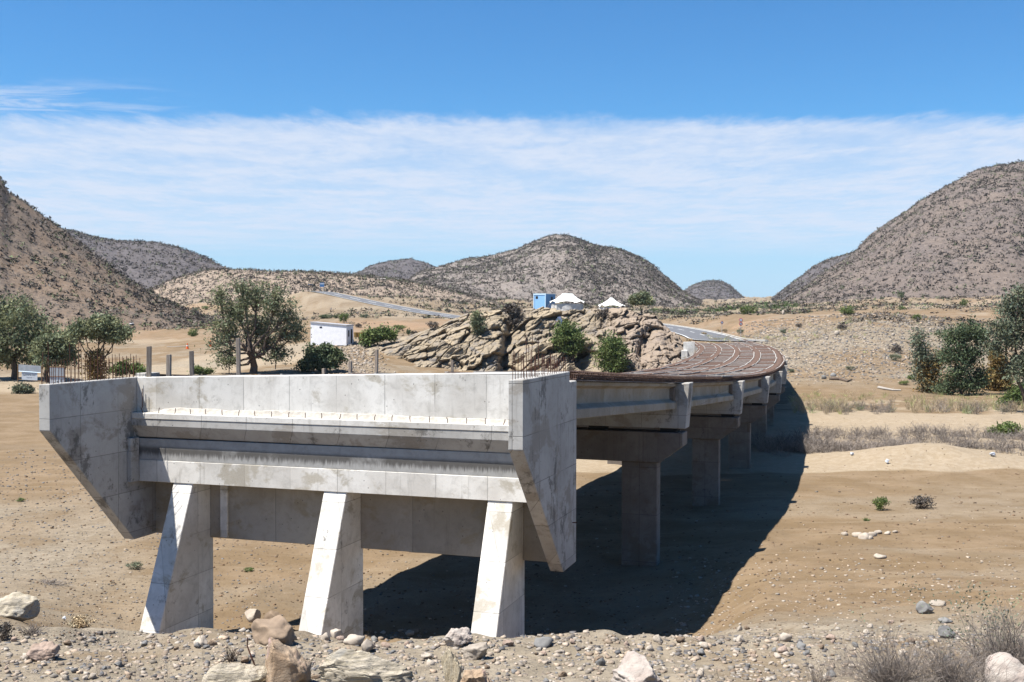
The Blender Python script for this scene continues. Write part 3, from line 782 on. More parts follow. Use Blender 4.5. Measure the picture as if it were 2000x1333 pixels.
# pile wall behind the buttresses that carries the beam
for x, xx in ((1.89, .03), (6.0, .03)):
    MB().tube([(x-.02, 3.75, -4.5), (x+.12, 3.74, -4.49)], .012, 5).build('tie_bar', M['rust_dark'], bridge)
    MB().tube([(x-.02, 3.75, -5.12), (x+.14, 3.74, -5.12)], .012, 5).build('tie_bar', M['rust_dark'], bridge)
MB().tube([(W+.0, 3.62, -4.55), (W+.11, 3.62, -4.54)], .012, 5).build('tie_bar', M['rust_dark'], bridge)
MB().tube([(.50, 2.96, -1.78), (.50, 2.955, -2.25)], .010, 5).build('tie_bar', M['rust_dark'], bridge)
# starter bars on the wings
def bars(parent, x0, x1, n, tall, base_h, seed, side):
    rr = random.Random(seed)
    for i in range(n):
        y = .07+i*(3.22-.07)/(n-1)+rr.uniform(-.02, .02)
        for x in (x0+.06, x1-.06):
            if rr.random() < .06: continue
            h = base_h*rr.uniform(.86, 1.16)
            if rr.random() < tall and i < n*.55: h *= rr.uniform(1.35, 1.95)
            if side == 'r': h *= 1-.45*i/n
            z = ztop(x)
            lean = (rr.uniform(-.035, .035), rr.uniform(-.03, .03))
            MB().tube([(x, y, z-.02), (x+lean[0]*h*.4, y+lean[1]*h*.4, z+h*.5), (x+lean[0]*h, y+lean[1]*h, z+h)], .0072, 5).build('starter_bar', M['rust_dark'], parent)
bars(wing_l, 0, .30, 25, .40, .52, 4, 'l')
bars(wing_r, W-.30, W, 19, .14, .52, 5, 'r')

# outer edge of the deck, from sight lines and distances
ctl = [(1126, 746, 24.7), (1352, 748, 36.8), (1455, 745, 50.3), (1505, 737, 63.6), (1530, 727, 77.0), (1539, 714, 90.5), (1539, 704, 104.0),
       (1534, 695, 118.0), (1524, 687.5, 134.0), (1507, 680, 152.0), (1487, 673.5, 172.0), (1459, 666, 195.0)]
C = np.array([to_local(*from_px(*c)) for c in ctl]); C[0] = (11.56, 3.99, -1.44)
fx = np.polyfit(C[:, 1]/100, C[:, 0], 6, w=[3]+[2]*5+[1]*6); fz = np.polyfit(C[:, 1]/100, C[:, 2], 5, w=[3]+[2]*5+[1]*6)
yend = C[-1, 1]
yy = np.linspace(3.99, yend, 1200)
E3 = np.stack([np.polyval(fx, yy/100), yy, np.polyval(fz, yy/100)], -1)
S = np.concatenate([[0], np.cumsum(np.linalg.norm(np.diff(E3[:, :2], axis=0), axis=1))]); LEN = S[-1]
def edge(s):
    p = np.array([np.interp(s, S, E3[:, k]) for k in range(3)])
    q = np.array([np.interp(min(s+.5, LEN), S, E3[:, k]) for k in range(2)])-np.array([np.interp(max(s-.5, 0), S, E3[:, k]) for k in range(2)])
    t = q/np.linalg.norm(q); return p, t
def width(s): return 11.7-1.5*min(s/60.0, 1)
def at(s, o, dz=0.0):
    """point on the deck: s along, o metres inward from the outer edge"""
    p, t = edge(s); n = np.array((-t[1], t[0]))           # inward normal (to the left)
    return np.array((p[0]+n[0]*o, p[1]+n[1]*o, p[2]-.030*o+dz))
pier_s = [float(np.interp(C[k, 1], yy, S)) for k in (1, 2, 3, 4, 5)]
while pier_s[-1] + 15.5 < LEN-6: pier_s.append(pier_s[-1]+14.3)
stations = [0.0]+pier_s+[LEN]
NG = 5
def goff(k, s): return .74+k*(width(s)-1.48)/(NG-1)

def girder(s0, s1, k):
    ln = math.hypot(*(at(s1, 0)-at(s0, 0))[:2])
    prof = [(-.30,-.84),(.30,-.84),(.30,-.62),(.10,-.52),(.10,-.16),(.27,-.09),(.27,0),(-.27,0),(-.27,-.09),(-.10,-.16),(-.10,-.52),(-.30,-.62)]
    A = [at(s0, goff(k, s0)+u, w_) for u, w_ in prof]; B = [at(s1, goff(k, s1)+u, w_) for u, w_ in prof]
    # keep each section upright (no crossfall inside a girder)
    za, zb = at(s0, goff(k, s0))[2], at(s1, goff(k, s1))[2]
    for L_, z in ((A, za), (B, zb)):
        for p, (u, w_) in zip(L_, prof): p[2] = z+w_
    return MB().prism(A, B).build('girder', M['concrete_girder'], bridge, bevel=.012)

def cross_beam(s):
    w_ = width(s); th = .36
    p, t = edge(s)
    prof = []
    zt, zi = p[2]+.02, at(s, w_)[2]-.02
    zb = p[2]-1.50
    # face outline (offset inward, z): outer end leans, wider at the top
    out = [(.16, zb), (.03, zt), (.9, zt-.05), (w_-.9, zi-.03), (w_+.0, zi), (w_-.16, zb)]
    def face(ds): return [np.array((*(at(s, o)[:2]+t*ds), z)) for o, z in out]
    o = MB().prism(face(-th), face(th)).build('cross_beam', M['concrete_wing'], bridge, bevel=.015)
    # thickened girder ends
    for sgn in (-1, 1):
        mb = MB(); g0, g1 = goff(0, s), goff(NG-1, s)
        for k in range(NG):
            g = goff(k, s); q = at(s, g)
            A = [np.array((*(at(s, g+u)[:2]+t*sgn*(th+.004)), q[2]+z)) for u, z in ((-.24,-.80),(.24,-.80),(.24,-.10),(-.24,-.10))]
            B = [x+np.array((*(t*sgn*.30), 0)) for x in A]
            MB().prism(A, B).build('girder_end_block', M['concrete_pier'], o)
    return o

def pier(s, gz):
    w_ = width(s); p, t = edge(s); zc = p[2]-1.64; zb = zc-1.02; th = .44
    out = [(1.02, zb), (.24, zb+.58), (.24, zc), (w_-.24, zc), (w_-.24, zb+.58), (w_-1.02, zb)]
    def face(ds): return [np.array((*(at(s, o)[:2]+t*ds), z)) for o, z in out]
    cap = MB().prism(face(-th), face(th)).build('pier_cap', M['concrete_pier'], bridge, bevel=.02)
    for k in range(NG):                       # bearings
        g = goff(k, s)
        A = [np.array((*(at(s, g+u)[:2]+t*v), zc)) for u, v in ((-.28,-.3),(.28,-.3),(.28,.3),(-.28,.3))]
        MB().prism(A, [x+np.array((0, 0, .138)) for x in A]).build('bearing', M['rubber'], cap)
    for c0 in (1.12, w_-1.12-1.22):
        A = [np.array((*(at(s, o)[:2]+t*v), zb-.004)) for o, v in ((c0,-.28),(c0+1.22,-.28),(c0+1.22,.28),(c0,.28))]
        B = [np.array((x[0], x[1], gz)) for x in A]
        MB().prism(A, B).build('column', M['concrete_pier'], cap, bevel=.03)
def l2w(p):
    dx, dy = p[0]-CX, p[1]-CY
    return dx*ca+dy*sa, -dx*sa+dy*ca
for s in pier_s:
    p = at(s, 3); Xw, Yw = l2w(p)
    cross_beam(s); pier(s, float(H(Xw, Yw))-1.2)
for i, (s0, s1) in enumerate(zip(stations[:-1], stations[1:])):
    e0 = .02 if i == 0 else .38; e1 = .38 if i < len(stations)-2 else .02
    for k in range(NG): girder(s0+e0, s1-e1, k)
    # formwork sheets between the girders, some cross laths
    m_ = 7
    for k in range(NG-1):
        g0 = [goff(k, s)+.275 for s in (s0, s1)]; g1 = [goff(k+1, s)-.275 for s in (s0, s1)]
        edges = np.linspace(s0+.01, s1-.01, 5)
        for e, (a0, a1) in enumerate(zip(edges[:-1], edges[1:])):
            a1 -= .03 if R.random() < .08 else .003
            q = [at(a0, goff(k, a0)+.14, .012), at(a1, goff(k, a1)+.14, .012), at(a1, goff(k+1, a1)-.14, .02), at(a0, goff(k+1, a0)-.14, .02)]
            MB().prism(q, [x+np.array((0, 0, .03)) for x in q]).build('formwork_sheet', M['formwork'], bridge)
            if R.random() < .55:
                ss = a0+.2
                q = [at(ss, goff(k, ss)+.44, .20), at(ss+.16, goff(k, ss)+.44, .20), at(ss+.16, goff(k+1, ss)-.39, .20), at(ss, goff(k+1, ss)-.39, .20)]
                MB().prism(q, [x+np.array((0, 0, .05)) for x in q]).build('timber_lath', M['lath'], bridge)
# overhang forms outside the edge girders
for s0, s1 in zip(np.linspace(.05, LEN-.1, 45)[:-1], np.linspace(.05, LEN-.1, 45)[1:]):
    for inner in (0, 1):
        def oo(s, e): return width(s)-e if inner else e
        q = [at(s0, oo(s0, .34), .012), at(s1-.003, oo(s1, .34), .012), at(s1-.003, oo(s1, .62), .012), at(s0, oo(s0, .62), .012)]
        MB().prism(q, [x+np.array((0, 0, .025)) for x in q]).build('edge_form', M['formwork'], bridge)
# laths along both sides of every girder
for k in range(NG):
    for side, wd in ((.30, .085), (-.36, .06)):
        s = .4 if k else 14
        while s < LEN-2:
            l_ = R.uniform(3.0, 5.0); s1 = min(s+l_, LEN-.2)
            if R.random() < .74:
                j = R.uniform(-.04, .04)
                q = [at(s, goff(k, s)+side+j, .215), at(s1, goff(k, s1)+side+j, .215), at(s1, goff(k, s1)+side+wd+j, .215), at(s, goff(k, s)+side+wd+j, .215)]
                MB().prism(q, [x+np.array((0, 0, .05)) for x in q]).build('timber_lath', M['lath'], bridge)
            s = s1+R.uniform(.02, .5)
# reinforcement: transverse bars, long bars, stirrup cages over the girders (one part)
def bar_arrays():
    V = []; Fq = []
    def bar(p, q, r):
        b0 = len(V); d = q-p; d = d/np.linalg.norm(d)
        a_ = np.array((0, 0, 1.0)) if abs(d[2]) < .9 else np.array((1.0, 0, 0))
        e1 = np.cross(d, a_); e1 /= np.linalg.norm(e1); e2 = np.cross(d, e1)
        for c in (p, q):
            for (u, v) in ((1, 0), (-.5, .87), (-.5, -.87)): V.append(c+r*(u*e1+v*e2))
        for i in range(3): Fq.append((b0+i, b0+(i+1) % 3, b0+3+(i+1) % 3, b0+3+i))
    s = .25
    while s < LEN-.1:                                  # transverse, two layers
        for dz in (.05, .16):
            j = R.uniform(-.05, .05)
            bar(at(s+j, .36+R.uniform(-.08, .05), dz+.01), at(s+j, width(s)-.15, dz+.01), .009)
        s += .20
    n = int(LEN/3.5)
    for i in range(n):                                 # long bars
        s0, s1 = i*LEN/n, (i+1)*LEN/n
        for k in range(NG-1):
            for f in np.linspace(.12, .88, 8):
                o0 = goff(k, s0)*(1-f)+goff(k+1, s0)*f; o1 = goff(k, s1)*(1-f)+goff(k+1, s1)*f
                bar(at(s0, o0, .185), at(s1, o1, .185), .009)
        for k in range(NG):
            for u in (-.26, -.13, 0, .13, .26):
                bar(at(s0, goff(k, s0)+u, .215), at(s1, goff(k, s1)+u, .215), .018)
        for o, dz in ((.40, .03), (.38, .09), (.42, .15), (.4, .205)):
            for oo in (o, width(s0)-o):
                bar(at(s0, oo, dz), at(s1, oo+(width(s1)-width(s0))*(oo > 1), dz), .022)
    s = .15
    while s < LEN-.1:                                  # stirrups
        for k in range(NG):
            g = goff(k, s)
            a1, a2 = at(s, g-.26, .0), at(s, g+.26, .0); b1, b2 = at(s, g-.26, .235), at(s, g+.26, .235)
            bar(a1, b1, .010); bar(a2, b2, .010); bar(b1, b2, .010)
        bar(at(s, .36, .0), at(s, .35, .235), .010); bar(at(s, .35, .235), at(s, .62, .235), .010)
        s += .17
    return np.array(V), np.array(Fq)
V_, F_ = bar_arrays()
mat_o = link('deck_reinforcement', mesh_np('deck_reinforcement', V_, F_), M['rust'], bridge)
mat_o['kind'] = 'stuff'
# far abutment: head wall under the end of the deck, broken concrete lug at its inner corner
pe, te = edge(LEN)
def slab_pts(s, o0, o1, z0, z1, th0, th1):
    t = edge(s)[1]; out = [(o0, z0), (o0, z1), (o1, z1), (o1, z0)]
    A = [np.array((*(at(s, o)[:2]+t*th0), at(s, o)[2]+z)) for o, z in out]; B = [np.array((*(at(s, o)[:2]+t*th1), at(s, o)[2]+z)) for o, z in out]
    return A, B
A, B = slab_pts(LEN, -.1, width(LEN)+.2, -5, .18, .05, .6); MB().prism(A, B).build('end_wall', M['concrete_girder'], bridge, bevel=.02)
for (s_, o0, o1, z0, z1, t0, t1) in ((LEN-34, width(LEN)+.25, width(LEN)+1.9, -1.4, .95, 0, .35), (LEN-34, width(LEN)+.25, width(LEN)+.7, -1.4, .8, .36, 1.6), (LEN-34, width(LEN)+1.3, width(LEN)+2.2, -1.6, -.25, -1.4, -.01)):
    A, B = slab_pts(s_, o0, o1, z0, z1, t0, t1); MB().prism(A, B).build('concrete_lug', M['concrete'], bridge, bevel=.03)
# posts standing on the inner edge of the first spans
for i, (px, py, lb) in enumerate(((290, 677, 'weathered timber post nearest the left wing wall'), (329, 693, 'short grey timber post second from the left wing wall'), (375, 686, 'timber post third from the left wing wall'),
        (466, 661, 'tallest grey timber post standing before the large acacia'), (633, 720, 'stub of a timber post before the dark green bush'), (684, 706, 'brown timber post at the rubble slope left of the rock'),
        (735, 683, 'tall brown timber post before the left end of the rock'), (883, 704, 'short pale timber post before the middle of the rock'))):
    u = ((px-1000)/F_PX)
    D = (CX-.55)/(sa-u*ca)
    P = from_px(px, py, D); L = to_local(*P)
    s = L[1]-3.99; zb = at(max(s, .5), width(max(s, .5))-.6)[2]-.05
    mb = MB(); hw = .052; l = R.uniform(-.02, .02)
    mb.prism([(-hw,-hw,0),(hw,-hw,0),(hw,hw,0),(-hw,hw,0)], [(-hw+l,-hw,L[2]-zb),(hw+l,-hw,L[2]-zb+.01),(hw+l,hw,L[2]-zb),(-hw+l,hw,L[2]-zb-.01)])
    o = mb.build('timber_post', M['post_wood'], None, bevel=.006)
    Xw, Yw = l2w(L); o.location = (Xw, Yw, zb); o.rotation_euler = (0, 0, R.uniform(-.4, .1))
    tag(o, lb, 'post', 'timber posts along the inner edge of the deck')
P0 = from_px(285, 733, 27.5); P1 = from_px(372, 733, 29.5)
mb = MB(); d = P1-P0; mb.prism([P0+np.array((0,0,-.05)), P0+np.array((.08,.05,-.05)), P0+np.array((.08,.05,.03)), P0+np.array((0,0,.03))], [P1+np.array((0,0,-.06)), P1+np.array((.08,.05,-.06)), P1+np.array((.08,.05,.0)), P1+np.array((0,0,.0))])
o = mb.build('plank', M['bark']); tag(o, 'dark plank lying low behind the back wall between the left posts', 'plank')

# ------------------------------------------------------------ rock outcrop behind the bridge
SKY_R = np.array([(600,735),(640,716),(668,700),(690,692),(715,676),(740,664),(770,664),(800,655),(830,645),(860,636),(890,622),(915,612),(945,607),(975,604),(990,612),(1010,612),(1025,603),(1050,602),(1075,604),(1120,607),(1150,602),(1180,603),(1230,608),(1262,612),(1285,618),(1300,632),(1315,650),(1330,668),(1345,688),(1358,705),(1375,716)], float)
nu, nv = 620, 240
PX, VV = np.meshgrid(np.linspace(600, 1375, nu), np.linspace(0, 1, nv), indexing='ij')
ytop = np.interp(PX, SKY_R[:, 0], SKY_R[:, 1])
Dtop = np.interp(PX, [600, 760, 1000, 1180, 1300, 1375], [190, 196, 198, 196, 186, 176])
Dbot = np.interp(PX, [600, 700, 1000, 1200, 1320, 1375], [176, 171, 168, 166, 164, 168])
vf = np.clip(VV/.74, 0, 1)
D = Dbot+(Dtop-Dbot)*vf**1.25
D = np.where(VV > .74, Dtop+(VV-.74)/.26*42, D)
X = (PX-1000)/F_PX*D
zt = (618-ytop)/F_PX*Dtop
zb = H(X, D, fine=False)-1.6
Z = zb+(zt-zb)*vf**.92
Z = np.where(VV > .74, zt-(VV-.74)/.26*5.5, Z)
env = np.clip(np.minimum(vf*6, 1), 0, 1)*np.where(VV > .74, np.clip(1-(VV-.74)/.05, .12, 1), 1)*np.clip((zt-zb-1)/4, .1, 1)
# bedding planes dip down to the left; blocks are long along the bedding
th = math.radians(38)
bx, bz = X*math.cos(th)+Z*math.sin(th), -X*math.sin(th)+Z*math.cos(th)
wx = .9*fbm(X*.25, Z*.25, D*.2, oct=3, seed=90)
right = sstep(X, 11.5, 17)
sx = 4.2*(1-right)+2.0*right; sz = 1.15*(1-right)+1.6*right
def facets(scx, scz, scy, wob, seed):
    d1, d2, cid, off = worley(bx/scx+wob*wx, bz/scz+wob*wx, D/scy, seed=seed)
    h2 = (cid*7919.13) % 1.0; h3 = (cid*104729.7) % 1.0
    tilt = (h2-.5)*off[..., 0]*2.2+(h3-.28)*off[..., 2]*2.6
    return cid, (cid-.5)+tilt*.75, 1-sstep(d2-d1, 0, .09)
sx = 6.5*(1-right)+3.2*right; sz = 2.0*(1-right)+2.6*right
cid, fa, ca_ = facets(sx, sz, 5.0, .30, 5)
cid2, fb, cb_ = facets(sx*.40, sz*.36, 2.2, .22, 15)
cid3, fc, cc_ = facets(sx*.15, sz*.13, .9, .10, 25)
disp = 2.3*fa+.62*fb+.13*fc-.8*ca_-.30*cb_-.06*cc_
disp += .9*fbm(X*.13, Z*.13, D*.1, oct=4, seed=95)
# large gully with a shadowed overhang, and the hollow behind the right shrubs
for cx_, w_, dp, z0, z1 in ((994, 10, 4.2, -8, -1.0), (1148, 22, 4.5, -9, -5.0), (1268, 14, 3.0, -6, -1.5), (745, 9, 2.0, -8, -4), (1020, 22, 3.5, -9, -6.3)):
    disp -= dp*np.exp(-(((PX-cx_-(Z+4)*(2.5))/w_)**2))*sstep(Z, z0-1, z0+.5)*(1-sstep(Z, z1-.8, z1+.8))
disp *= env
# push out towards the viewer's side and a bit upwards
X2 = X + disp*.10; D2 = D-disp*.93; Z2 = Z+disp*.22*np.where(VV > .74, .3, 1) + env*.16*(cid2-.5)
V = np.stack([X2, D2, Z2], -1).reshape(-1, 3)
rock = link('rock_outcrop', mesh_np('rock_outcrop', V, grid_faces(nu, nv), False, {'facet': cid.ravel()}), M['outcrop'])
tag(rock, 'broad tan outcrop of tilted bedded rock behind the bridge with tents on top', 'rock outcrop')
GX, GY, GZ = X2.ravel(), D2.ravel(), Z2.ravel()
def rock_z(x, y):
    i = np.argmin((GX-x)**2+(GY-y)**2); return float(GZ[i])
def rock_px(px, py):
    """point of the outcrop nearest to a line of sight, the front one"""
    qx = 1000+F_PX*GX/GY; qy = 618-F_PX*GZ/GY
    d = (qx-px)**2+(qy-py)**2
    near = np.argsort(d)[:12]
    i = near[np.argmin(GY[near])]
    return np.array((GX[i], GY[i], GZ[i]))

# ------------------------------------------------------------ leaves, trees, bushes
def leaf_cloud(C, n_each, sig, size, seed, droop=.0, up=.3):
    """rhombic leaf sprays scattered round centres; C (k,3), sig (k,) """
    g = np.random.default_rng(seed)
    k = len(C); n = k*n_each
    cen = np.repeat(C, n_each, 0)
    sg = np.repeat(sig, n_each)[:, None]
    off_ = g.normal(size=(n, 3))*sg*np.array((1, 1, .62))
    p = cen+off_; p[:, 2] -= droop*np.abs(off_[:, 0:2]).sum(1)
    a = g.normal(size=(n, 3)); a[:, 2] += up; a /= np.linalg.norm(a, axis=1)[:, None]
    b = np.cross(a, g.normal(size=(n, 3))); b /= np.linalg.norm(b, axis=1)[:, None]
    s = size*g.uniform(.55, 1.35, n)[:, None]
    V = np.stack([p-a*s, p+b*s*.42, p+a*s, p-b*s*.42], 1).reshape(-1, 3)
    F = np.arange(4*n).reshape(n, 4)
    tb = np.repeat(g.uniform(.62, 1.3, k), n_each)*g.uniform(.75, 1.25, n)
    hue = np.repeat(g.uniform(-.10, .14, k), n_each)
    col = np.repeat(np.stack([tb*(1+hue), tb, tb*(1-hue)], -1), 4, 0)
    return V, F, col

def tree_parts(root, H_, lobes, seed, leaf_m, bark_m, leaf_n, leaf_s, tips=60, trunk_r=.3, stems=1, spread=.0, cl=.45, crown_name='crown', droop=.1):
    """root: Empty. lobes: (dx, dz, rx, rz) metres from the base. Limbs run from the trunk into each lobe."""
    g = np.random.default_rng(seed); rr = random.Random(seed)
    tr = MB(); C = []; S_ = []
    area = np.array([l[2]*l[3] for l in lobes]); area = area/area.sum()
    hs = min(l[1]-l[3]*.5 for l in lobes)
    fork = np.array((0, 0, max(.25*H_*(.6), min(hs, .36*H_))))
    for s_ in range(stems):
        b0 = np.array((g.normal()*spread, g.normal()*spread*.6, -.25)); 
        fk = fork*(.8+.4*g.random())+np.array((g.normal()*.12*H_*(stems > 1), g.normal()*.05*H_, 0))
        mid = (b0+fk)/2+np.array((g.normal()*.05, g.normal()*.05, 0))*H_*.4
        tr.tube([b0, mid, fk], trunk_r/(stems**.5), 8, trunk_r*.68/(stems**.5))
        for li, (dx, dz, rx, rz) in enumerate(lobes):
            if stems > 1 and li % stems != s_: continue
            c = np.array((dx, g.normal()*rx*.35, dz))
            m1 = fk*.45+c*.55+np.array((g.normal()*.05*H_, g.normal()*.05*H_, -.06*H_))
            m0 = fk*.8+c*.2+g.normal(size=3)*.03*H_
            tr.tube([fk, m0, m1, c], trunk_r*.48/(stems**.3), 6, trunk_r*.12)
            nt = max(3, int(tips*area[li]))
            for t in range(nt):
                q = g.normal(size=3); q /= np.linalg.norm(q); rad = g.random()**.38
                tip = c+q*np.array((rx, rx*.9, rz))*rad
                if tip[2] < .15: tip[2] = .15+g.random()*.3
                f = g.uniform(.25, .95); st = m1*(1-f)+c*f
                md = (st+tip)/2+np.array((0, 0, .05*H_))*g.normal()
                if t < 26: tr.tube([st, md, tip], trunk_r*.11+.012, 4, .012)
                C.append(tip); S_.append(cl*g.uniform(.7, 1.35))
                if g.random() < .7: C.append(md*.4+tip*.6+g.normal(size=3)*.1); S_.append(cl*.8)
    V, F, col = leaf_cloud(np.array(C), leaf_n, np.array(S_), leaf_s, seed+1, droop)
    tr.build('trunk', bark_m, root)
    cr = link(crown_name, mesh_np('crown', V, F, False, {'tint': col}), leaf_m, root)
    return cr

def plant(name, label, cat, loc, group=None, rz=0.0):
    o = bpy.data.objects.new(name, None); COL.objects.link(o)
    o.location = [float(v) for v in loc]; o.rotation_euler = (0, 0, rz); o.empty_display_size = .5
    return tag(o, label, cat, group)

def tree_px(name, label, bx, by, D, lobes_px, seed, leaf, bark, **k):
    """lobes in photo pixels (cx, cy, rx, ry)"""
    base = ground_at(bx, by) if D is None else np.array((from_px(bx, by, D)[0], D, H(from_px(bx, by, D)[0], D)))
    D = base[1]; m = D/F_PX; zrow = 618-base[2]/m
    lobes = [((cx-bx)*m, (zrow-cy)*m, rx*m, ry*m) for cx, cy, rx, ry in lobes_px]
    top = max(l[1]+l[3] for l in lobes)
    root = plant(name, label, k.pop('cat', 'tree'), base)
    cr = tree_parts(root, top, lobes, seed, M[leaf], M[bark], **k)
    return root, base, m

T = tree_px('acacia_tree', 'large feathery acacia with dark trunk standing alone on the pale track', 494, 729, 158,
    [(455,600,34,30),(500,575,32,28),(545,585,30,30),(440,640,30,26),(500,630,38,28),(560,640,28,28),(430,575,18,18),(450,690,30,16),(540,690,32,18),(475,560,24,16),(570,610,18,24),(520,668,30,18),(425,665,20,14),(580,650,12,14),(437,706,22,9)],
    101, 'leaf_acacia', 'bark', leaf_n=25, leaf_s=.20, tips=330, trunk_r=.62, cl=.62, droop=.25)
T = tree_px('acacia_tree', 'dense dark acacia cut off by the left edge of the photo', 28, 722, 150,
    [(20,600,44,30),(60,620,40,30),(-30,630,50,45),(30,650,46,34),(70,665,34,26),(5,680,32,26),(100,650,26,26),(-60,600,40,36),(28,700,30,14),(60,695,22,14),(-10,702,20,10)],
    102, 'leaf_acacia', 'bark', leaf_n=28, leaf_s=.22, tips=380, trunk_r=.55, cl=.62, droop=.3)
T = tree_px('acacia_tree', 'lower drooping dark acacia right of the tree at the left edge', 92, 724, 146,
    [(95,672,30,24),(120,668,24,22),(120,690,22,14),(75,690,18,14),(130,655,14,16),(100,703,24,9),(128,700,14,10)],
    103, 'leaf_acacia', 'bark', leaf_n=28, leaf_s=.22, tips=170, trunk_r=.4, cl=.55, droop=.3)
T = tree_px('umbrella_acacia', 'flat topped fresh green acacia with yellow vine on its trunk', 190, 728, 138,
    [(165,638,26,14),(205,632,32,15),(240,648,22,11),(190,650,30,12),(150,650,16,12),(225,655,20,9),(200,622,24,9)],
    104, 'leaf_acacia', 'bark', leaf_n=28, leaf_s=.21, tips=200, trunk_r=.28, cl=.5, droop=.25)
V, F, col = leaf_cloud(np.array([(g1, g2, z) for g1, g2, z in zip(rng.normal(0, .5, 60), rng.normal(0, .4, 60), rng.uniform(.3, 4.6, 60))]), 34, np.full(60, .5), .2, 5, .3)
link('climbing_vine', mesh_np('climbing_vine', V, F, False, {'tint': col}), M['leaf_brown'], T[0])
T = tree_px('bush', 'dark leafy green bush behind the wall left of the rock', 628, 728, None,
    [(612,690,20,18),(640,685,20,14),(630,708,32,16),(655,700,14,18),(600,712,18,12)],
    105, 'leaf_dark', 'bark', cat='bush', leaf_n=34, leaf_s=.26, tips=120, trunk_r=.12, stems=4, spread=.3, cl=.42)
T = tree_px('bush', 'wide rounded green bush just right of the white house', 738, 668, 190,
    [(730,655,18,12),(750,650,20,10),(720,664,12,9),(762,656,12,8)],
    106, 'leaf_green', 'bark', cat='bush', leaf_n=30, leaf_s=.27, tips=90, trunk_r=.12, stems=4, spread=.5, cl=.5)
def rock_plant(name, label, bx, by, lobes_px, seed, leaf, bark, cat='bush', **k):
    b = rock_px(bx, by); b[2] -= .3; b[1] -= .6; m = b[1]/F_PX; zrow = 618-b[2]/m
    root = plant(name, label, cat, b)
    lobes = [((cx-bx)*m, (zrow-cy)*m, rx*m, ry*m) for cx, cy, rx, ry in lobes_px]
    tree_parts(root, max(l[1]+l[3] for l in lobes), lobes, seed, M[leaf], M[bark], **k)
    return root
rock_plant('bush', 'bright green bushy shrub on the rock face, left of the pair', 1114, 700, [(1112,645,24,20),(1100,668,20,18),(1128,665,20,22),(1116,682,20,12)], 107, 'leaf_green', 'bark', leaf_n=30, leaf_s=.20, tips=150, trunk_r=.16, stems=3, spread=.3, cl=.5)
rock_plant('bush', 'tall bright green shrub at the foot of the rock, right of the pair', 1196, 728, [(1190,668,20,16),(1205,680,20,18),(1185,695,20,20),(1210,702,18,18),(1196,714,26,10)], 108, 'leaf_green', 'bark', leaf_n=30, leaf_s=.20, tips=170, trunk_r=.16, stems=3, spread=.3, cl=.5)
rock_plant('bush', 'small grey green shrub on the upper left of the rock face', 938, 654, [(936,632,12,14),(940,645,12,8),(932,618,7,10)], 109, 'leaf_acacia', 'bark', leaf_n=18, leaf_s=.22, tips=55, trunk_r=.08, stems=3, spread=.2, cl=.4)
rock_plant('bush', 'leafless grey brown bush above the dark cleft of the rock', 1004, 640, [(1002,612,18,16),(1008,628,16,12),(995,600,10,8)], 110, 'scrub', 'bark', leaf_n=16, leaf_s=.25, tips=80, trunk_r=.08, stems=4, spread=.3, cl=.45)
rock_plant('tree', 'small round crowned tree on top of the rock right of the tents', 1249, 612, [(1245,584,14,9),(1260,586,10,8),(1236,588,8,6),(1252,577,12,6)], 111, 'leaf_acacia', 'bark', cat='tree', leaf_n=30, leaf_s=.24, tips=90, trunk_r=.13, cl=.4)
rock_plant('bush', 'thin dry shrub on the orange slope below the second tent', 1176, 622, [(1178,612,14,7)], 112, 'scrub', 'bark', leaf_n=12, leaf_s=.2, tips=30, trunk_r=.05, stems=3, spread=.2, cl=.3)
# right hand group of trees
T = tree_px('tree', 'slender dark green tree overgrown with brown vine, leftmost of the right group', 1815, 768, None,
    [(1800,690,20,30),(1812,725,28,24),(1792,655,13,22),(1825,750,34,14),(1835,700,16,22)], 121, 'leaf_grey', 'bark', leaf_n=24, leaf_s=.15, tips=150, trunk_r=.16, stems=2, spread=.3, cl=.42)
cc = np.stack([rng.normal(0, .7, 60), rng.normal(-.3, .4, 60), rng.uniform(.2, 4.2, 60)], -1)
V, F, col = leaf_cloud(cc, 30, np.full(60, .4), .16, 6, .4)
link('climbing_vine', mesh_np('climbing_vine', V, F, False, {'tint': col}), M['leaf_brown'], T[0])
T = tree_px('tree', 'tall feathery dark green tree in the middle of the right group', 1878, 772, None,
    [(1862,650,34,20),(1895,640,26,22),(1870,690,34,28),(1900,690,24,24),(1865,730,24,24),(1890,750,28,16),(1850,755,26,12),(1918,660,16,20),(1915,735,18,22)], 122, 'leaf_dark', 'bark', leaf_n=24, leaf_s=.15, tips=330, trunk_r=.2, stems=3, spread=.4, cl=.45)
T = tree_px('tree', 'dead leaning trunk draped with withered yellow brown vine', 1952, 764, None,
    [(1948,735,24,24),(1958,712,18,20),(1945,690,10,20),(1965,750,18,12)], 123, 'leaf_brown', 'bark', leaf_n=34, leaf_s=.17, tips=200, trunk_r=.2, stems=2, spread=.3, cl=.36, droop=.6)
T = tree_px('tree', 'grey green tree crown at the right edge of the photo', 2012, 778, 100,
    [(1985,600,30,28),(2020,640,34,40),(1975,650,26,34),(1990,710,28,32),(2050,600,40,40),(1950,640,16,20),(1990,575,26,20),(1945,670,14,18)], 124, 'leaf_grey', 'bark', leaf_n=24, leaf_s=.15, tips=330, trunk_r=.3, stems=2, spread=.3, cl=.5)
T = tree_px('bush', 'light green leafy bush low at the right edge below the trees', 1985, 790, None,
    [(1985,770,22,16),(2005,765,20,18),(1965,778,12,9)], 125, 'leaf_green', 'bark', cat='bush', leaf_n=30, leaf_s=.17, tips=70, trunk_r=.06, stems=4, spread=.4, cl=.3)
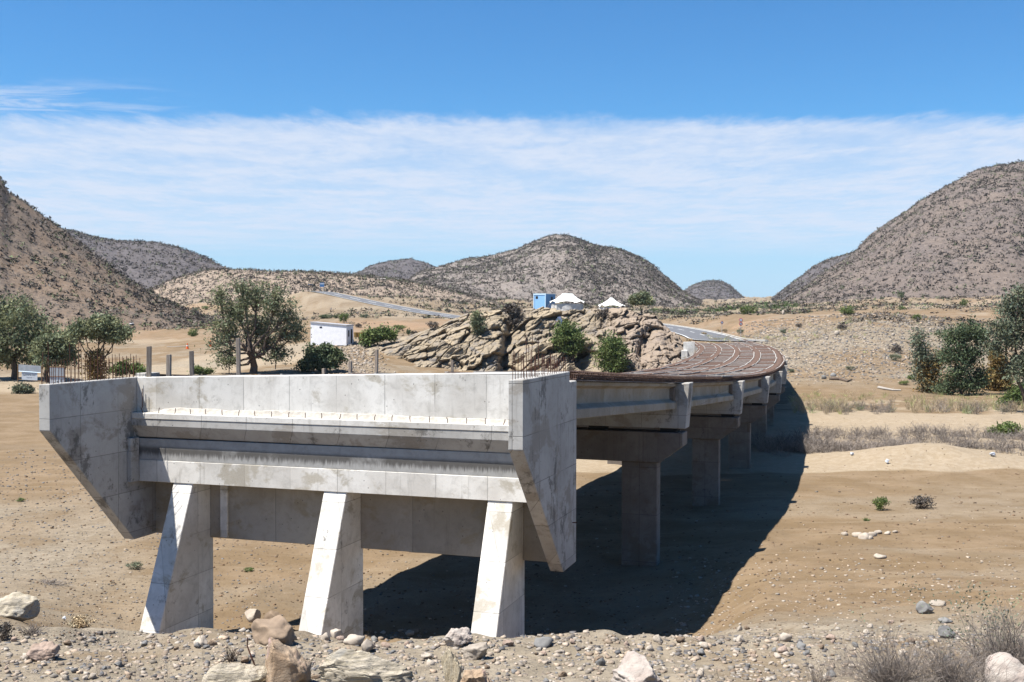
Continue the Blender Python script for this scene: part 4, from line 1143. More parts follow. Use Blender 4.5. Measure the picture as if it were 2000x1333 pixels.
T = tree_px('bush', 'small fresh green bush behind the right end of the brush line', 1968, 850, None,
    [(1968,838,18,11),(1950,842,12,7)], 126, 'leaf_green', 'bark', cat='bush', leaf_n=22, leaf_s=.12, tips=50, trunk_r=.03, stems=4, spread=.3, cl=.25)
T = tree_px('bush', 'low grey green bush on the track below the left sign', 45, 768, None, [(45,760,16,7),(55,763,12,5)], 127, 'leaf_grey', 'bark', cat='bush', leaf_n=24, leaf_s=.14, tips=45, trunk_r=.03, stems=4, spread=.3, cl=.28)
T = tree_px('reed_clump', 'pale green leafy clump behind the starter bars of the left wing', 252, 738, None, [(240,718,14,14),(262,722,16,10),(228,724,12,10),(275,726,10,7)], 128, 'leaf_green', 'bark', cat='shrub', leaf_n=30, leaf_s=.2, tips=60, trunk_r=.03, stems=4, spread=.4, cl=.3)
T = tree_px('bush', 'low green bush between the third and fourth timber posts', 392, 733, None, [(385,724,12,8),(402,727,10,6)], 129, 'leaf_green', 'bark', cat='bush', leaf_n=26, leaf_s=.18, tips=30, trunk_r=.03, stems=3, spread=.3, cl=.25)

# countable shrubs dotted over the valley: a few shared shapes, one object each
def bush_mesh(seed, leaf_n, ls, tips, cl, flat=.7):
    g = np.random.default_rng(seed); C = []
    for i in range(tips):
        q = g.normal(size=3); q /= np.linalg.norm(q); r = g.random()**.4
        C.append((q[0]*r*.5, q[1]*r*.5, .45*flat+q[2]*r*.42*flat+.06))
    V, F, col = leaf_cloud(np.array(C), leaf_n, np.full(tips, cl), ls, seed+1)
    V[:, 2] = np.maximum(V[:, 2], -.05)
    return mesh_np('bush', V, F, False, {'tint': col})
BM = {k: [bush_mesh(200+i+j*10, 26, .055, 36, .085, fl) for i, fl in enumerate((.62, .8, .7))] for j, k in enumerate(('leaf_green', 'leaf_dark', 'leaf_grey', 'scrub'))}
for k, ms in BM.items():
    for me in ms: me.materials.append(M[k])
SHR = [ # px, base y, width px, height px, kind, label
 (636,624,26,10,'leaf_dark','dark low bush above the white house, left one'),(656,624,12,9,'leaf_dark','small dark bush above the middle of the white house'),
 (672,630,22,18,'leaf_green','bright green bush just above the right end of the white house'),(712,622,20,8,'leaf_grey','low green bush right of the bright bush above the house'),
 (793,632,9,12,'leaf_dark','small dark cypress like shrub on the orange ground right of the house'),(780,645,26,10,'leaf_green','pale green weeds above the left shoulder of the rock'),
 (326,618,22,14,'leaf_green','round bright green bush on the flat left of the acacia'),(356,632,22,16,'leaf_dark','dark green bush beside the round bright one'),
 (312,642,24,12,'scrub','leafless purple grey bush on the bank left of the acacia'),(378,658,22,16,'leaf_green','yellow green bush at the foot of the bank left of the acacia'),
 (270,615,16,9,'leaf_green','small green bush by the tin shelter'),(400,606,14,8,'leaf_green','tiny green bush left of the crown of the acacia'),
 (383,612,14,12,'leaf_grey','grey green bush on the flat left of the acacia crown'),(118,614,16,7,'leaf_green','low green bush on the orange slope above the umbrella tree'),
 (1462,616,32,18,'leaf_green','yellow green bush on the crest behind the road signs'),(1655,614,32,16,'leaf_green','green bush on the crest of the gravel slope'),
 (1792,626,20,10,'leaf_green','green bush among the grey scrub above the right trees'),(1760,584,14,13,'leaf_dark','round dark bush on the pale slope right, upper one'),
 (1882,598,15,14,'leaf_green','round green bush on the pale slope right, lower one'),(1762,606,14,6,'leaf_green','flat green bush on the pink slope'),
 (1645,645,20,12,'scrub','dry grey bush on the upper gravel slope'),(1560,640,14,8,'scrub','small dry bush near the top of the gravel slope, left'),
 (1750,705,22,12,'leaf_grey','grey shrub on the lower gravel slope by the right trees'),(1530,652,12,9,'leaf_grey','small grey tuft right of the road signs'),
 (1415,650,14,8,'straw','straw coloured tuft beside the road at the signs'),(1445,652,14,8,'leaf_grey','grey tuft below the two round road signs'),
 (1405,650,9,7,'straw','small straw tuft left of the round signs'),(1375,655,12,6,'straw','yellow grass tuft near the end of the deck'),
 (1345,668,14,6,'straw','yellow grass at the inner corner of the deck end'),(1720,997,30,26,'leaf_green','small bright green weed on the river bed right of the bridge shadow'),
 (1800,993,46,24,'scrub','dry leafless twiggy weed right of the green weed'),(262,1112,30,12,'leaf_grey','grey green weed on the gravel below the left wing'),
 (485,1116,20,7,'leaf_green','tiny green weed between the left and middle buttress'),(1692,1018,14,6,'leaf_green','tiny green sprout below the green weed'),
 (40,980,16,6,'leaf_green','tiny green weed at the far left of the river bed'),(158,1228,50,22,'straw','low straw and green tuft on the bank left of the buttress'),
 (10,1250,34,34,'scrub','dark dry tuft at the left edge of the bank'),(1660,724,16,8,'leaf_grey','grey tuft at the foot of the gravel slope'),
 (1545,728,14,7,'leaf_grey','grey tuft near the outer edge of the deck'),(1780,742,18,10,'leaf_green','green sprout left of the right trees'),
 (1765,752,22,7,'leaf_green','low green patch left of the right trees'),(700,640,14,8,'scrub','dry bush behind the yellow trailer'),
 (685,670,14,9,'leaf_grey','grey weed at the right corner of the white house'),(845,640,24,12,'scrub','dry brown bush on the left crest of the rock'),
 (1750,690,24,16,'scrub','dead grey bush high on the slope left of the trees')]
for i, (px, py, wp, hp, kind, lb) in enumerate(SHR):
    g = ground_at(px, py)
    if 790 < px < 1330 and py < 720: g = rock_px(px, py)
    m = g[1]/F_PX
    mk = 'leaf_grey' if kind == 'straw' else kind
    me = BM[mk][i % 3]
    if kind == 'straw':
        me = me.copy(); me.materials.clear(); me.materials.append(M['straw'])
    o = link('shrub', me, None, None, (g[0], g[1], g[2]-.05*hp*m), rz=R.uniform(0, 6.28), scale=(wp*m, wp*m, hp*m/.62))
    tag(o, lb, 'shrub', 'shrubs dotted over the valley')
# small trees standing on the skyline ridge, seen against the sky
tm = None
for i, (px, h) in enumerate(((497,14),(523,12),(560,11),(590,8),(612,9),(640,8),(668,11),(470,9),(448,7),(712,7),(1440,6),(1508,9),(1488,8))):
    pass

# ------------------------------------------------------------ scrub masses on hills and plain (nobody could count them)
def blob_template(seed, n=8):
    """a tiny dome of leafy triangles"""
    g = np.random.default_rng(seed); V = []; F = []
    for i in range(n):
        q = g.normal(size=3); q[2] = abs(q[2]); q /= np.linalg.norm(q); c = q*np.array((.36, .36, .55))*g.uniform(.25, .95)+np.array((0, 0, .06))
        for k in range(3): V.append(c+np.clip(g.normal(size=3), -1.5, 1.5)*np.array((.155, .155, .13)))
        F.append((3*i, 3*i+1, 3*i+2))
    return np.array(V), np.array(F)
TPL = [blob_template(s) for s in range(6)]
def scatter_mesh(name, P, sx_, sz_, tint, m, label, tpl=TPL, seed=0, cat=None, parent=None):
    g = np.random.default_rng(seed); Vs, Fs, Cs = [], [], []; b = 0
    which = g.integers(0, len(tpl), len(P)); ang = g.uniform(0, 6.283, len(P))
    for k, (tv, tf) in enumerate(tpl):
        idx = np.nonzero(which == k)[0]
        if not len(idx): continue
        c, s = np.cos(ang[idx])[:, None], np.sin(ang[idx])[:, None]
        x = (tv[None, :, 0]*c-tv[None, :, 1]*s)*sx_[idx, None]; y = (tv[None, :, 0]*s+tv[None, :, 1]*c)*sx_[idx, None]
        z = tv[None, :, 2]*sz_[idx, None]
        V = np.stack([x, y, z], -1)+P[idx][:, None, :]
        F = tf[None]+(np.arange(len(idx))*len(tv))[:, None, None]+b
        b += len(idx)*len(tv); Vs.append(V.reshape(-1, 3)); Fs.append(F.reshape(-1, tf.shape[1])); Cs.append(np.repeat(tint[idx], len(tv), 0))
    o = link(name, mesh_np(name, np.concatenate(Vs), np.concatenate(Fs), False, {'tint': np.concatenate(Cs)}), m, parent)
    tag(o, label, cat, kind='stuff')
    return o
def tints(n, seed, green=.25, lo=.6, hi=1.35):
    g = np.random.default_rng(seed); b = g.uniform(lo, hi, n)
    gr = (g.random(n) < green)*g.uniform(.3, 1, n)
    return np.stack([b*(1-.05*gr), b*(1+.35*gr), b*(1-.25*gr)], -1)
def hill_scrub(key, n, size, label, seed, green=.15, m='scrub', vmax=.76, clump=.5):
    X, D, Z = SC_HILLS[key]
    g = np.random.default_rng(seed)
    nu_, nv_ = X.shape
    a = g.uniform(0, nu_-1.01, n*4); b = g.uniform(0, (nv_-1.01)*vmax, n*4)
    i, j = a.astype(int), b.astype(int); fa, fb = a-i, b-j
    def L(A): return (A[i, j]*(1-fa)+A[i+1, j]*fa)*(1-fb)+(A[i, j+1]*(1-fa)+A[i+1, j+1]*fa)*fb
    x, d, z = L(X), L(D), L(Z)
    keep = (z > H(x, d, fine=False)-.3) & (vnoise(x*.03, d*.03, seed=seed)+.7*vnoise(x*.008, d*.008, seed=seed+1) > g.uniform(-1, 1, len(x))*1.2-clump)
    x, d, z = x[keep][:n], d[keep][:n], z[keep][:n]
    s = size*1.12*np.clip(g.lognormal(0, .5, len(x)), .4, 2.1)
    scatter_mesh('hill_scrub', np.stack([x, d, z-.1*s], -1), s, s*g.uniform(.7, 1.15, len(x)), tints(len(x), seed+5, green), M[m], label, seed=seed)
hill_scrub('l', 9000, 1.75, 'grey brown scrub covering the left hillside', 301, .25)
hill_scrub('lf', 9000, 2.7, 'grey scrub on the far hill at the left', 302, .1)
hill_scrub('rl', 6500, 1.9, 'thorn scrub over the low ridge behind the acacia', 303, .25)
hill_scrub('cl', 5000, 3.3, 'scrub on the bluish hump left of the central hill', 304, .1)
hill_scrub('c', 24000, 2.6, 'dark scrub dotted over the central hill', 305, .15)
hill_scrub('s', 4000, 3.8, 'scrub on the small far cone shaped hill', 306, .1)
hill_scrub('rs', 6000, 2.8, 'scrub on the far shoulder left of the right mountain', 307, .1)
hill_scrub('r', 32000, 2.15, 'sparse scrub over the large right mountain', 308, .15)
# plain
g = np.random.default_rng(320); n = 46000
Yp = np.exp(g.uniform(math.log(215), math.log(1500), n)); pxp = g.uniform(-150, 2150, n)
Xp = (pxp-1000)/F_PX*Yp
dens = .38+.5*vnoise(Xp*.018, Yp*.018, seed=7)+.35*vnoise(Xp*.06, Yp*.06, seed=8)
dens += np.where((pxp > 560) & (pxp < 1010) & (Yp > 345), .6, 0)+np.where((pxp > 1250) & (Yp > 330) & (Yp < 700), .45, 0)
dens += np.where((pxp > 180) & (pxp < 480) & (Yp > 330), .5, 0)
dens -= np.where((pxp < 420) & (Yp < 330), .75, 0)+np.where((pxp > 560) & (pxp < 900) & (Yp < 345), .55, 0)
dens -= np.where((pxp > 560) & (pxp < 830) & (Yp > 300) & (Yp < 600) & (618-2154*H(Xp, Yp, fine=False)/Yp > 566+(pxp-590)*.19), .9, 0)
dens -= np.where((pxp > 1340) & (Yp < 300), .55, 0)+np.where((pxp > 1600) & (Yp > 230) & (Yp < 480), .35, 0)
dn, _ = poly_near(Xp, Yp, ROAD_NEAR); df, _ = poly_near(Xp, Yp, ROAD_FAR)
keep = (g.random(n) < dens) & (dn > 9) & (df > 9)
Xp, Yp = Xp[keep], Yp[keep]; s = 2.1*np.clip(g.lognormal(0, .45, len(Xp)), .4, 2.0)*np.clip(Yp/420, .75, 1.6)
scatter_mesh('plain_scrub', np.stack([Xp, Yp, H(Xp, Yp)-.1*s], -1), s, s*g.uniform(.6, 1.05, len(s)), tints(len(s), 321, .35), M['scrub'], 'thorn scrub scattered over the valley plain below the hills', seed=322)
# green belt of scrub along the wash in front of the right mountain
n = 1500; pxp = g.uniform(1270, 1560, n); Yp = g.uniform(440, 640, n); Xp = (pxp-1000)/F_PX*Yp
s = 2.3*g.lognormal(0, .35, n)
scatter_mesh('green_scrub', np.stack([Xp, Yp, H(Xp, Yp)-.1*s], -1), s, s, tints(n, 331, .6, .7, 1.3)*np.array((1.0, .85, .85)), M['leaf_dark'], 'belt of green bushes beyond the bend of the road', seed=332)
n = 520; pxp = g.uniform(1650, 1960, n); Yp = g.uniform(205, 250, n); Xp = (pxp-1000)/F_PX*Yp
s = 1.1*g.lognormal(0, .35, n)
scatter_mesh('plateau_scrub', np.stack([Xp, Yp, H(Xp, Yp)-.1*s], -1), s, s, tints(n, 333, .2), M['scrub'], 'grey scrub along the top of the gravel slope on the right', seed=334)

# ------------------------------------------------------------ buildings, tents and small works behind
def root_at(name, label, cat, P, rz=0.0, group=None):
    return plant(name, label, cat, P, group, rz)
Dh = 193.0; m = Dh/F_PX
hx = (605+678)/2; P = from_px(hx, 668, Dh)
house = root_at('house', 'small white flat roofed block house left of the rock', 'house', P, rz=-.24)
hw, hd, hh = 75*m, 3.0, 3.35
z0 = -.6
mb = MB().prism([(-hw/2,0,z0),(hw/2,0,z0),(hw/2,0,hh-.55),(-hw/2,0,hh)], [(-hw/2,.2,z0),(hw/2,.2,z0),(hw/2,.2,hh-.55),(-hw/2,.2,hh)]); mb.build('wall', M['plaster'], house)
MB().prism([(hw/2-.2,.203,z0),(hw/2,.203,z0),(hw/2,.203,hh-.55),(hw/2-.2,.203,hh-.5)], [(hw/2-.2,hd,z0),(hw/2,hd,z0),(hw/2,hd,hh-.55),(hw/2-.2,hd,hh-.5)]).build('wall', M['plaster'], house)
MB().box(-hw/2, -hw/2+.2, .203, hd, z0, hh-.05).build('wall', M['plaster'], house)
MB().prism([(-hw/2,hd+.003,z0),(hw/2,hd+.003,z0),(hw/2,hd+.003,hh-.55),(-hw/2,hd+.003,hh)], [(-hw/2,hd+.2,z0),(hw/2,hd+.2,z0),(hw/2,hd+.2,hh-.55),(-hw/2,hd+.2,hh)]).build('wall', M['plaster'], house)
MB().prism([(-hw/2-.12,-.12,hh+.004),(hw/2+.12,-.12,hh-.55),(hw/2+.12,hd+.3,hh-.55),(-hw/2-.12,hd+.3,hh+.004)], [(-hw/2-.12,-.12,hh+.16),(hw/2+.12,-.12,hh-.39),(hw/2+.12,hd+.3,hh-.39),(-hw/2-.12,hd+.3,hh+.16)]).build('roof', M['roof_slab'], house)
MB().box(-hw/2+19*m, -hw/2+24*m, -.03, .01, hh-.95, hh-.68).build('vent', M['dark_hole'], house)
MB().box(hw/2-.01, hw/2+.03, .8, 1.3, .9, 2.0).build('window', M['dark_hole'], house)
d_ = MB().box(hw/2-.01, hw/2+.04, 2.0, 2.7, -.3, 2.2).build('door', M['dark_hole'], house)
MB().box(hw/2+.04, hw/2+.07, 2.05, 2.13, .8, .95).build('handle', M['rust'], d_)
# yellow trailer
P = from_px(703, 664, 191)
tr = root_at('trailer', 'small ochre yellow box trailer between the house and the wide bush', 'trailer', P, .1)
for x in (-.95, 0, .95):
    pass
MB().box(-1.0, 1.0, 0, 1.3, .45, .52).build('bed', M['yellow'], tr)
MB().box(-1.0, 1.0, 0, .05, .52, 1.25).build('side_panel', M['yellow'], tr)
MB().box(-1.0, 1.0, 1.25, 1.3, .52, 1.25).build('side_panel', M['yellow'], tr)
MB().box(-1.0, -.95, .05, 1.25, .52, 1.25).build('end_panel', M['yellow'], tr)
MB().box(.95, 1.0, .05, 1.25, .52, 1.25).build('end_panel', M['yellow'], tr)
for x in (-.6, -.05, .5): MB().box(x, x+.08, -.05, -.003, .5, 1.25).build('rib', M['rust_dark'], tr)
for y in (-.12, 1.35):
    wv = MB(); pts = [( .0+.3*math.cos(a_), y, .3+.3*math.sin(a_)) for a_ in np.linspace(0, 6.283, 13)[:-1]]
    wv.prism(pts, [(p[0], p[1]+.12, p[2]) for p in pts]).build('wheel', M['rubber'], tr)
# tin shelter and fence poles far left
P = from_px(246, 612, 330)
sh = root_at('shelter', 'low pale tin roofed shelter among bushes on the left flat', 'shelter', (P[0], P[1], H(P[0], 330)), .05)
MB().prism([(-1.7,0,1.35),(1.7,0,1.5),(1.7,2.4,1.8),(-1.7,2.4,1.65)], [(-1.7,0,1.41),(1.7,0,1.56),(1.7,2.4,1.86),(-1.7,2.4,1.71)]).build('roof', M['roof_slab'], sh)
for x in (-1.5, 1.5):
    for y in (.1, 2.3): MB().tube([(x, y, -.2), (x, y, 1.45+.1*(y > 1))], .05, 5).build('leg', M['bark_pale'], sh)
MB().box(-1.5, 1.5, 1.9, 1.95, 0, 1.2).build('back_panel', M['plaster'], sh)
for i, px in enumerate((282, 288, 294, 300, 306)):
    P = from_px(px, 614, 325); o = MB().tube([(0,0,-.1),(0.02*i,0,1.1),(.03,0,2.1-.1*i)], .05, 5).build('fence_pole', M['rust'])
    o.location = (P[0], 325, H(P[0], 325)); tag(o, ['pole nearest the tin shelter, first of the thin rusty row', 'second thin rusty pole right of the tin shelter', 'middle one of the five thin rusty poles by the shelter', 'fourth thin rusty pole right of the tin shelter', 'last thin rusty pole, farthest right of the tin shelter'][i], 'pole', 'row of thin poles right of the tin shelter')
# dark open shed on the ridge
P = from_px(742, 553, 640); zz = H(P[0], 640)
sd = root_at('shed', 'dark long open shed on the scrubby slope above the far road', 'shed', P, 0)
MB().prism([(-3.2,0,2.2),(3.2,0,2.2),(3.2,3,2.6),(-3.2,3,2.6)], [(-3.2,0,2.35),(3.2,0,2.35),(3.2,3,2.75),(-3.2,3,2.75)]).build('roof', M['bark_pale'], sd)
MB().box(-3, 3, 2.6, 2.75, -2, 2.4).build('back_wall', M['dark_hole'], sd)
for x in (-3, -1, 1, 3): MB().tube([(x, .1, -2), (x, .1, 2.2)], .1, 5).build('post', M['bark'], sd)
# blue cabin on the rock
def on_rock(px, py):
    k = (VV > .72) & (VV < .9); 
    qx = 1000+F_PX*X2/D2; d = np.where(k, np.abs(qx-px)*3+np.abs(D2-(200 if py is None else py)), 1e9)
    i = np.unravel_index(np.argmin(d), d.shape); return np.array((X2[i], D2[i], Z2[i]))
P = from_px(1066, 603, 203); P[2] = rock_z(P[0], 203)-.15
mh = 203/F_PX
cab = root_at('cabin', 'light blue site cabin with white frame on top of the rock', 'cabin', P, -.42)
cz = (618-574.5)*mh-P[2]
x0, x1, y1 = -2.45, .0+.05, 4.8
MB().box(x0, x0+2.4, 0, .08, 0, cz).build('front_panel', M['blue_panel'], cab)
MB().box(x0+2.34, x0+2.42, .083, y1, 0, cz).build('side_panel', M['blue_dark'], cab)
MB().box(x0, x0+.08, .083, y1, 0, cz).build('side_panel', M['blue_dark'], cab)
MB().box(x0+.083, x0+2.337, y1-.08, y1, 0, cz).build('back_panel', M['blue_dark'], cab)
MB().box(x0-.05, x0+2.5, -.05, y1+.05, cz+.003, cz+.10).build('roof', M['frame_white'], cab)
for xx in (x0-.03, x0+2.30): MB().box(xx, xx+.13, -.06, -.003, 0, cz).build('frame', M['frame_white'], cab)
MB().box(x0+.103, x0+2.297, -.06, -.003, cz-.14, cz).build('frame', M['frame_white'], cab)
MB().box(x0+.42, x0+.88, -.03, -.002, cz-.85, cz-.38).build('window', M['dark_hole'], cab)
MB().box(x0+2.423, x0+2.45, 2.6, 3.4, cz-1.25, cz-.45).build('window', M['dark_hole'], cab)
# canvas tents
def tent(name, label, px0, px1, ytop_, ybot, Dt, ridge, rz, flap=False, seed=0):
    mt = Dt/F_PX; cx_ = (px0+px1)/2; P = from_px(cx_, ybot, Dt); P[2] = min(P[2], rock_z(P[0], Dt)+.2)-.1
    rt = root_at(name, label, 'tent', P, rz)
    L = (px1-px0)*mt/2*.94; Hh = (618-ytop_)*mt-P[2]; He = Hh*.56; wd = L*.72
    g = np.random.default_rng(seed)
    na, nr = 40, 12; V = []; Fc = []
    for j in range(nr+1):
        f = j/nr
        for i in range(na):
            a_ = 2*math.pi*i/na
            ex, ey = math.copysign(abs(math.cos(a_))**.6, math.cos(a_))*L, math.copysign(abs(math.sin(a_))**.6, math.sin(a_))*wd
            rx_ = ridge*math.copysign(min(1, abs(math.cos(a_))*1.6), math.cos(a_))
            x = rx_*(1-f)+ex*f; y = ey*f
            sag = .10*math.sin(f*math.pi)*Hh*.6
            sc = .10*Hh*(f**4)*(1-abs(math.cos(a_*4)))          # scalloped eave between the guy ropes
            fold = .04*math.sin(a_*9+seed)*f
            V.append((x, y, Hh-(Hh-He)*f**.92-sag-sc+fold+.03*g.normal()*f))
    for j in range(nr):
        for i in range(na): Fc.append((j*na+i, j*na+(i+1) % na, (j+1)*na+(i+1) % na, (j+1)*na+i))
    Fc.append(tuple(range(na))[::-1])
    me = bpy.data.meshes.new('tent_roof'); me.from_pydata(V, [], Fc); me.update()
    for p_ in me.polygons: p_.use_smooth = True
    link('tent_roof', me, M['canvas'], rt)
    V = []; Fc = []; nb = 72
    for j in range(5):
        f = j/4
        for i in range(nb):
            a_ = 2*math.pi*i/nb; k_ = .90+.03*math.sin(a_*13+seed)+.02*g.normal()*f
            V.append((math.copysign(abs(math.cos(a_))**.6, math.cos(a_))*L*k_, math.copysign(abs(math.sin(a_))**.6, math.sin(a_))*wd*k_, (He-.16*Hh)*(1-f)-.5*f+.12))
    for j in range(4):
        for i in range(nb): Fc.append((j*nb+i, j*nb+(i+1) % nb, (j+1)*nb+(i+1) % nb, (j+1)*nb+i))
    me = bpy.data.meshes.new('tent_wall'); me.from_pydata(V, [], Fc); me.update()
    link('tent_wall', me, M['canvas_wall'], rt)
    MB().box(-.18, .55, -wd*.86-.05, -wd*.80, -.2, He-.35).build('doorway', M['dark_hole'], rt)
    for i, a_ in enumerate(np.linspace(0, 2*math.pi, 9)[:-1]+.2):
        e = np.array((math.cos(a_)*L*.97, math.sin(a_)*wd*.97, He-.1)); q = np.array((math.cos(a_)*L*1.32, math.sin(a_)*wd*1.4, -.1))
        MB().tube([e, q], .018, 4).build('guy_rope', M['bark_pale'], rt)
    for s_ in (-1, 1):
        if ridge > .3 or s_ > 0: MB().tube([(s_*ridge, 0, -.1), (s_*ridge, 0, Hh+.12)], .04, 6).build('pole', M['bark'], rt)
    if flap:
        MB().prism([(L*.80, -wd*.5, He-.12), (L*1.28, -wd*.7, -.05), (L*1.24, wd*.3, -.05), (L*.8, wd*.4, He-.12)], [(L*.80, -wd*.5, He-.08), (L*1.31, -wd*.7, -.02), (L*1.27, wd*.3, -.02), (L*.8, wd*.4, He-.08)]).build('entrance_flap', M['canvas'], rt)
    return rt
tent('tent', 'larger off white ridge tent beside the blue cabin', 1072, 1144, 572.5, 606, 200, .85, -.12, seed=3)
tent('tent', 'smaller pointed canvas tent right of the larger one with open side flap', 1166, 1222, 580, 606, 204, .12, .1, flap=True, seed=5)
P = from_px(1247, 608, 197); P[2] = rock_z(P[0], 197)
o = MB().box(-.45, .45, 0, .5, 0, .75).box(.55, 1.5, .1, .4, 0, .12).build('crate', M['plaster'], bevel=.02); o.location = P; tag(o, 'small white crate under the round tree on the rock', 'crate')
P = rock_px(1091, 634); o = link('rag', BM['scrub'][0].copy(), None, None, (P[0], P[1]-.4, P[2]), scale=(1.0, .5, 2.2)); o.data.materials.clear(); o.data.materials.append(M['red_cloth'])
tag(o, 'pale blue rag caught on the rock left of the green shrub', 'rag')
# thin mast behind the rock
P = from_px(976, 606, 210); o = MB().tube([(0,0,-1),(.1,0,4),(.25,0,7.4)], .04, 5, .02).build('pole', M['bark']); o.location = P; tag(o, 'thin bare pole on the crest of the rock above the dark cleft', 'pole')

# ------------------------------------------------------------ signs
def text_obj(txt, size, mat_, parent, loc_, name='lettering'):
    c = bpy.data.curves.new(name, 'FONT'); c.body = txt; c.size = size; c.align_x = 'CENTER'; c.align_y = 'CENTER'; c.extrude = .004
    t_ = bpy.data.objects.new(name+'_src', c); COL.objects.link(t_)
    dg = bpy.context.evaluated_depsgraph_get(); me = bpy.data.meshes.new_from_object(t_.evaluated_get(dg))
    bpy.data.objects.remove(t_)
    o = link(name, me, mat_, parent, loc_); o.rotation_euler = (math.pi/2, 0, 0); o.data.materials.clear(); o.data.materials.append(mat_)
    return o
g = ground_at(35, 769); m = g[1]/F_PX
sg = root_at('sign', 'two board notice sign on ochre pipes at the left, the lower board white with writing', 'sign', g, -.03)
for x, t in ((0, 57), (47, 53)): MB().tube([(x*m, 0, -.3), (x*m+(.6 if x == 0 else 0)*m, 0, t*m)], .045, 6).build('pipe_post', M['tan_pipe'], sg)
MB().prism([(2*m,-.04,44*m),(46*m,-.04,41*m),(46*m,-.04,54*m),(2*m,-.04,57*m)], [(2*m,.0,44*m),(46*m,.0,41*m),(46*m,.0,54*m),(2*m,.0,57*m)]).build('board', M['sign_grey'], sg)
MB().tube([(2*m, -.05, 43.6*m), (46*m, -.05, 40.6*m)], .035, 4).build('rail', M['frame_white'], sg)
MB().tube([(0*m, 0, 28*m), (47*m, 0, 24*m)], .03, 4).build('rail', M['tan_pipe'], sg)
MB().prism([(8*m,-.03,27*m),(39*m,-.03,25.5*m),(39*m,-.03,41*m),(8*m,-.03,42*m)], [(8*m,.0,27*m),(39*m,.0,25.5*m),(39*m,.0,41*m),(8*m,.0,42*m)]).build('board', M['sign_white'], sg)
text_obj('FaRPMMe De l', 5.6*m, M['sign_ink'], sg, (23*m, -.036, 36.5*m)).scale = (.78, 1, 1)
text_obj('Comercio    l', 3.0*m, M['sign_grey'], sg, (25*m, -.036, 31.5*m)).scale = (.9, 1, 1)
g = ground_at(112, 768); m = g[1]/F_PX
s2 = root_at('sign', 'tall grey sheet sign with rusty frame behind the starter bars of the left wing', 'sign', g, .02)
for x in (-15, 15): MB().tube([(x*m, 0, -.3), (x*m, 0, 52*m)], .05, 6).build('frame', M['rust'], s2)
MB().tube([(-15*m, 0, 51*m), (15*m, 0, 50*m)], .04, 5).build('frame', M['tan_pipe'], s2)
MB().tube([(-15*m, -.03, 32*m), (15*m, -.03, 32*m)], .05, 5).build('frame', M['rust_dark'], s2)
MB().box(-14.4*m, 14*m, -.02, .02, 33*m, 50*m).build('board', M['sign_grey'], s2)
MB().box(-14.4*m, 14*m, -.02, .02, 14*m, 31.4*m).build('board', M['sign_white'], s2)
for i in range(3): MB().box((-8+i*7)*m, (-4+i*7)*m, -.03, -.021, (18+2*i)*m, (21+3*i)*m).build('faded_mark', M['sign_ink'], s2)
def disc(parent, z, r, mat_, name, y=0, n=20):
    pts = [(r*math.cos(a_), y-.02, z+r*math.sin(a_)) for a_ in np.linspace(0, 2*math.pi, n+1)[:-1]]
    return MB().prism(pts, [(p[0], y, p[2]) for p in pts]).build(name, mat_, parent)
P = from_px(1447, 645, 215); P[2] = H(P[0], 215); m = 215/F_PX
ts = root_at('road_sign', 'pair of round red rimmed traffic signs one above the other by the road', 'road sign', P)
MB().tube([(0, .03, -.2), (0, .03, 2.7+.6)], .04, 6).build('pole', M['roof_slab'], ts)
zt_ = (618-624.5)*m-P[2]; zt2 = (618-632)*m-P[2]
disc(ts, zt_, .36, M['sign_red'], 'sign_face'); disc(ts, zt_, .25, M['sign_white'], 'sign_face', -.023)
text_obj('30', .3, M['sign_ink'], ts, (0, -.05, zt_))
disc(ts, zt2, .36, M['sign_red'], 'sign_face'); disc(ts, zt2, .25, M['sign_grey'], 'sign_face', -.023); MB().prism([(-.2,-.05,zt2-.12),(-.14,-.05,zt2-.17),(.2,-.05,zt2+.12),(.14,-.05,zt2+.17)], [(-.2,-.045,zt2-.12),(-.14,-.045,zt2-.17),(.2,-.045,zt2+.12),(.14,-.045,zt2+.17)]).build('symbol', M['sign_ink'], ts)
P = from_px(1410, 652, 218); P[2] = H(P[0], 218)
t2 = root_at('road_sign', 'single small round traffic sign left of the stacked pair', 'road sign', P, .3)
z_ = (618-629.5)*218/F_PX-P[2]
MB().tube([(0, .03, -.2), (0, .03, z_)], .04, 6).build('pole', M['roof_slab'], t2)
disc(t2, z_, .32, M['sign_red'], 'sign_face'); disc(t2, z_, .22, M['sign_white'], 'sign_face', -.023)
for (px, yt, D_, lb) in ((606, 556, 588, 'blue sign board beside the far road, nearer the acacia'), (629, 553, 575, 'blue sign board beside the far road, further right')):
    P = from_px(px, 565, D_); P[2] = H(P[0], D_); m = D_/F_PX; hgt = (618-yt)*m-P[2]
    o = root_at('road_sign', lb, 'road sign', P)
    for x in (-.8, .8): MB().tube([(x, .05, -.4), (x, .05, hgt)], .07, 5).build('pole', M['roof_slab'], o)
    MB().box(-1.15, 1.15, -.03, .03, max(hgt-2.2, .3), hgt).build('board', M['sign_blue'], o)
    MB().box(-.9, .9, -.04, -.033, hgt-.8, hgt-.35).build('marking', M['sign_white'], o)
def cone_mesh():
    mb = MB().box(-.2, .2, -.2, .2, 0, .04); mb.tube([(0,0,.04),(0,0,.7)], .16, 10, .03); return mb
for px, py, lb in ((366, 679, 'orange traffic cone on the pale track'), (411, 674, 'orange traffic cone partly behind the acacia branches')):
    g = ground_at(px, py+3); o = root_at('traffic_cone', lb, 'traffic cone', g); cm = cone_mesh().build('cone_body', M['orange'], o); MB().tube([(0,0,.33),(0,0,.45)], .115, 10, .09).build('reflective_band', M['sign_white'], o)
    o.scale = (1.7,)*3
P0 = ground_at(326, 680); P1 = ground_at(366, 679)
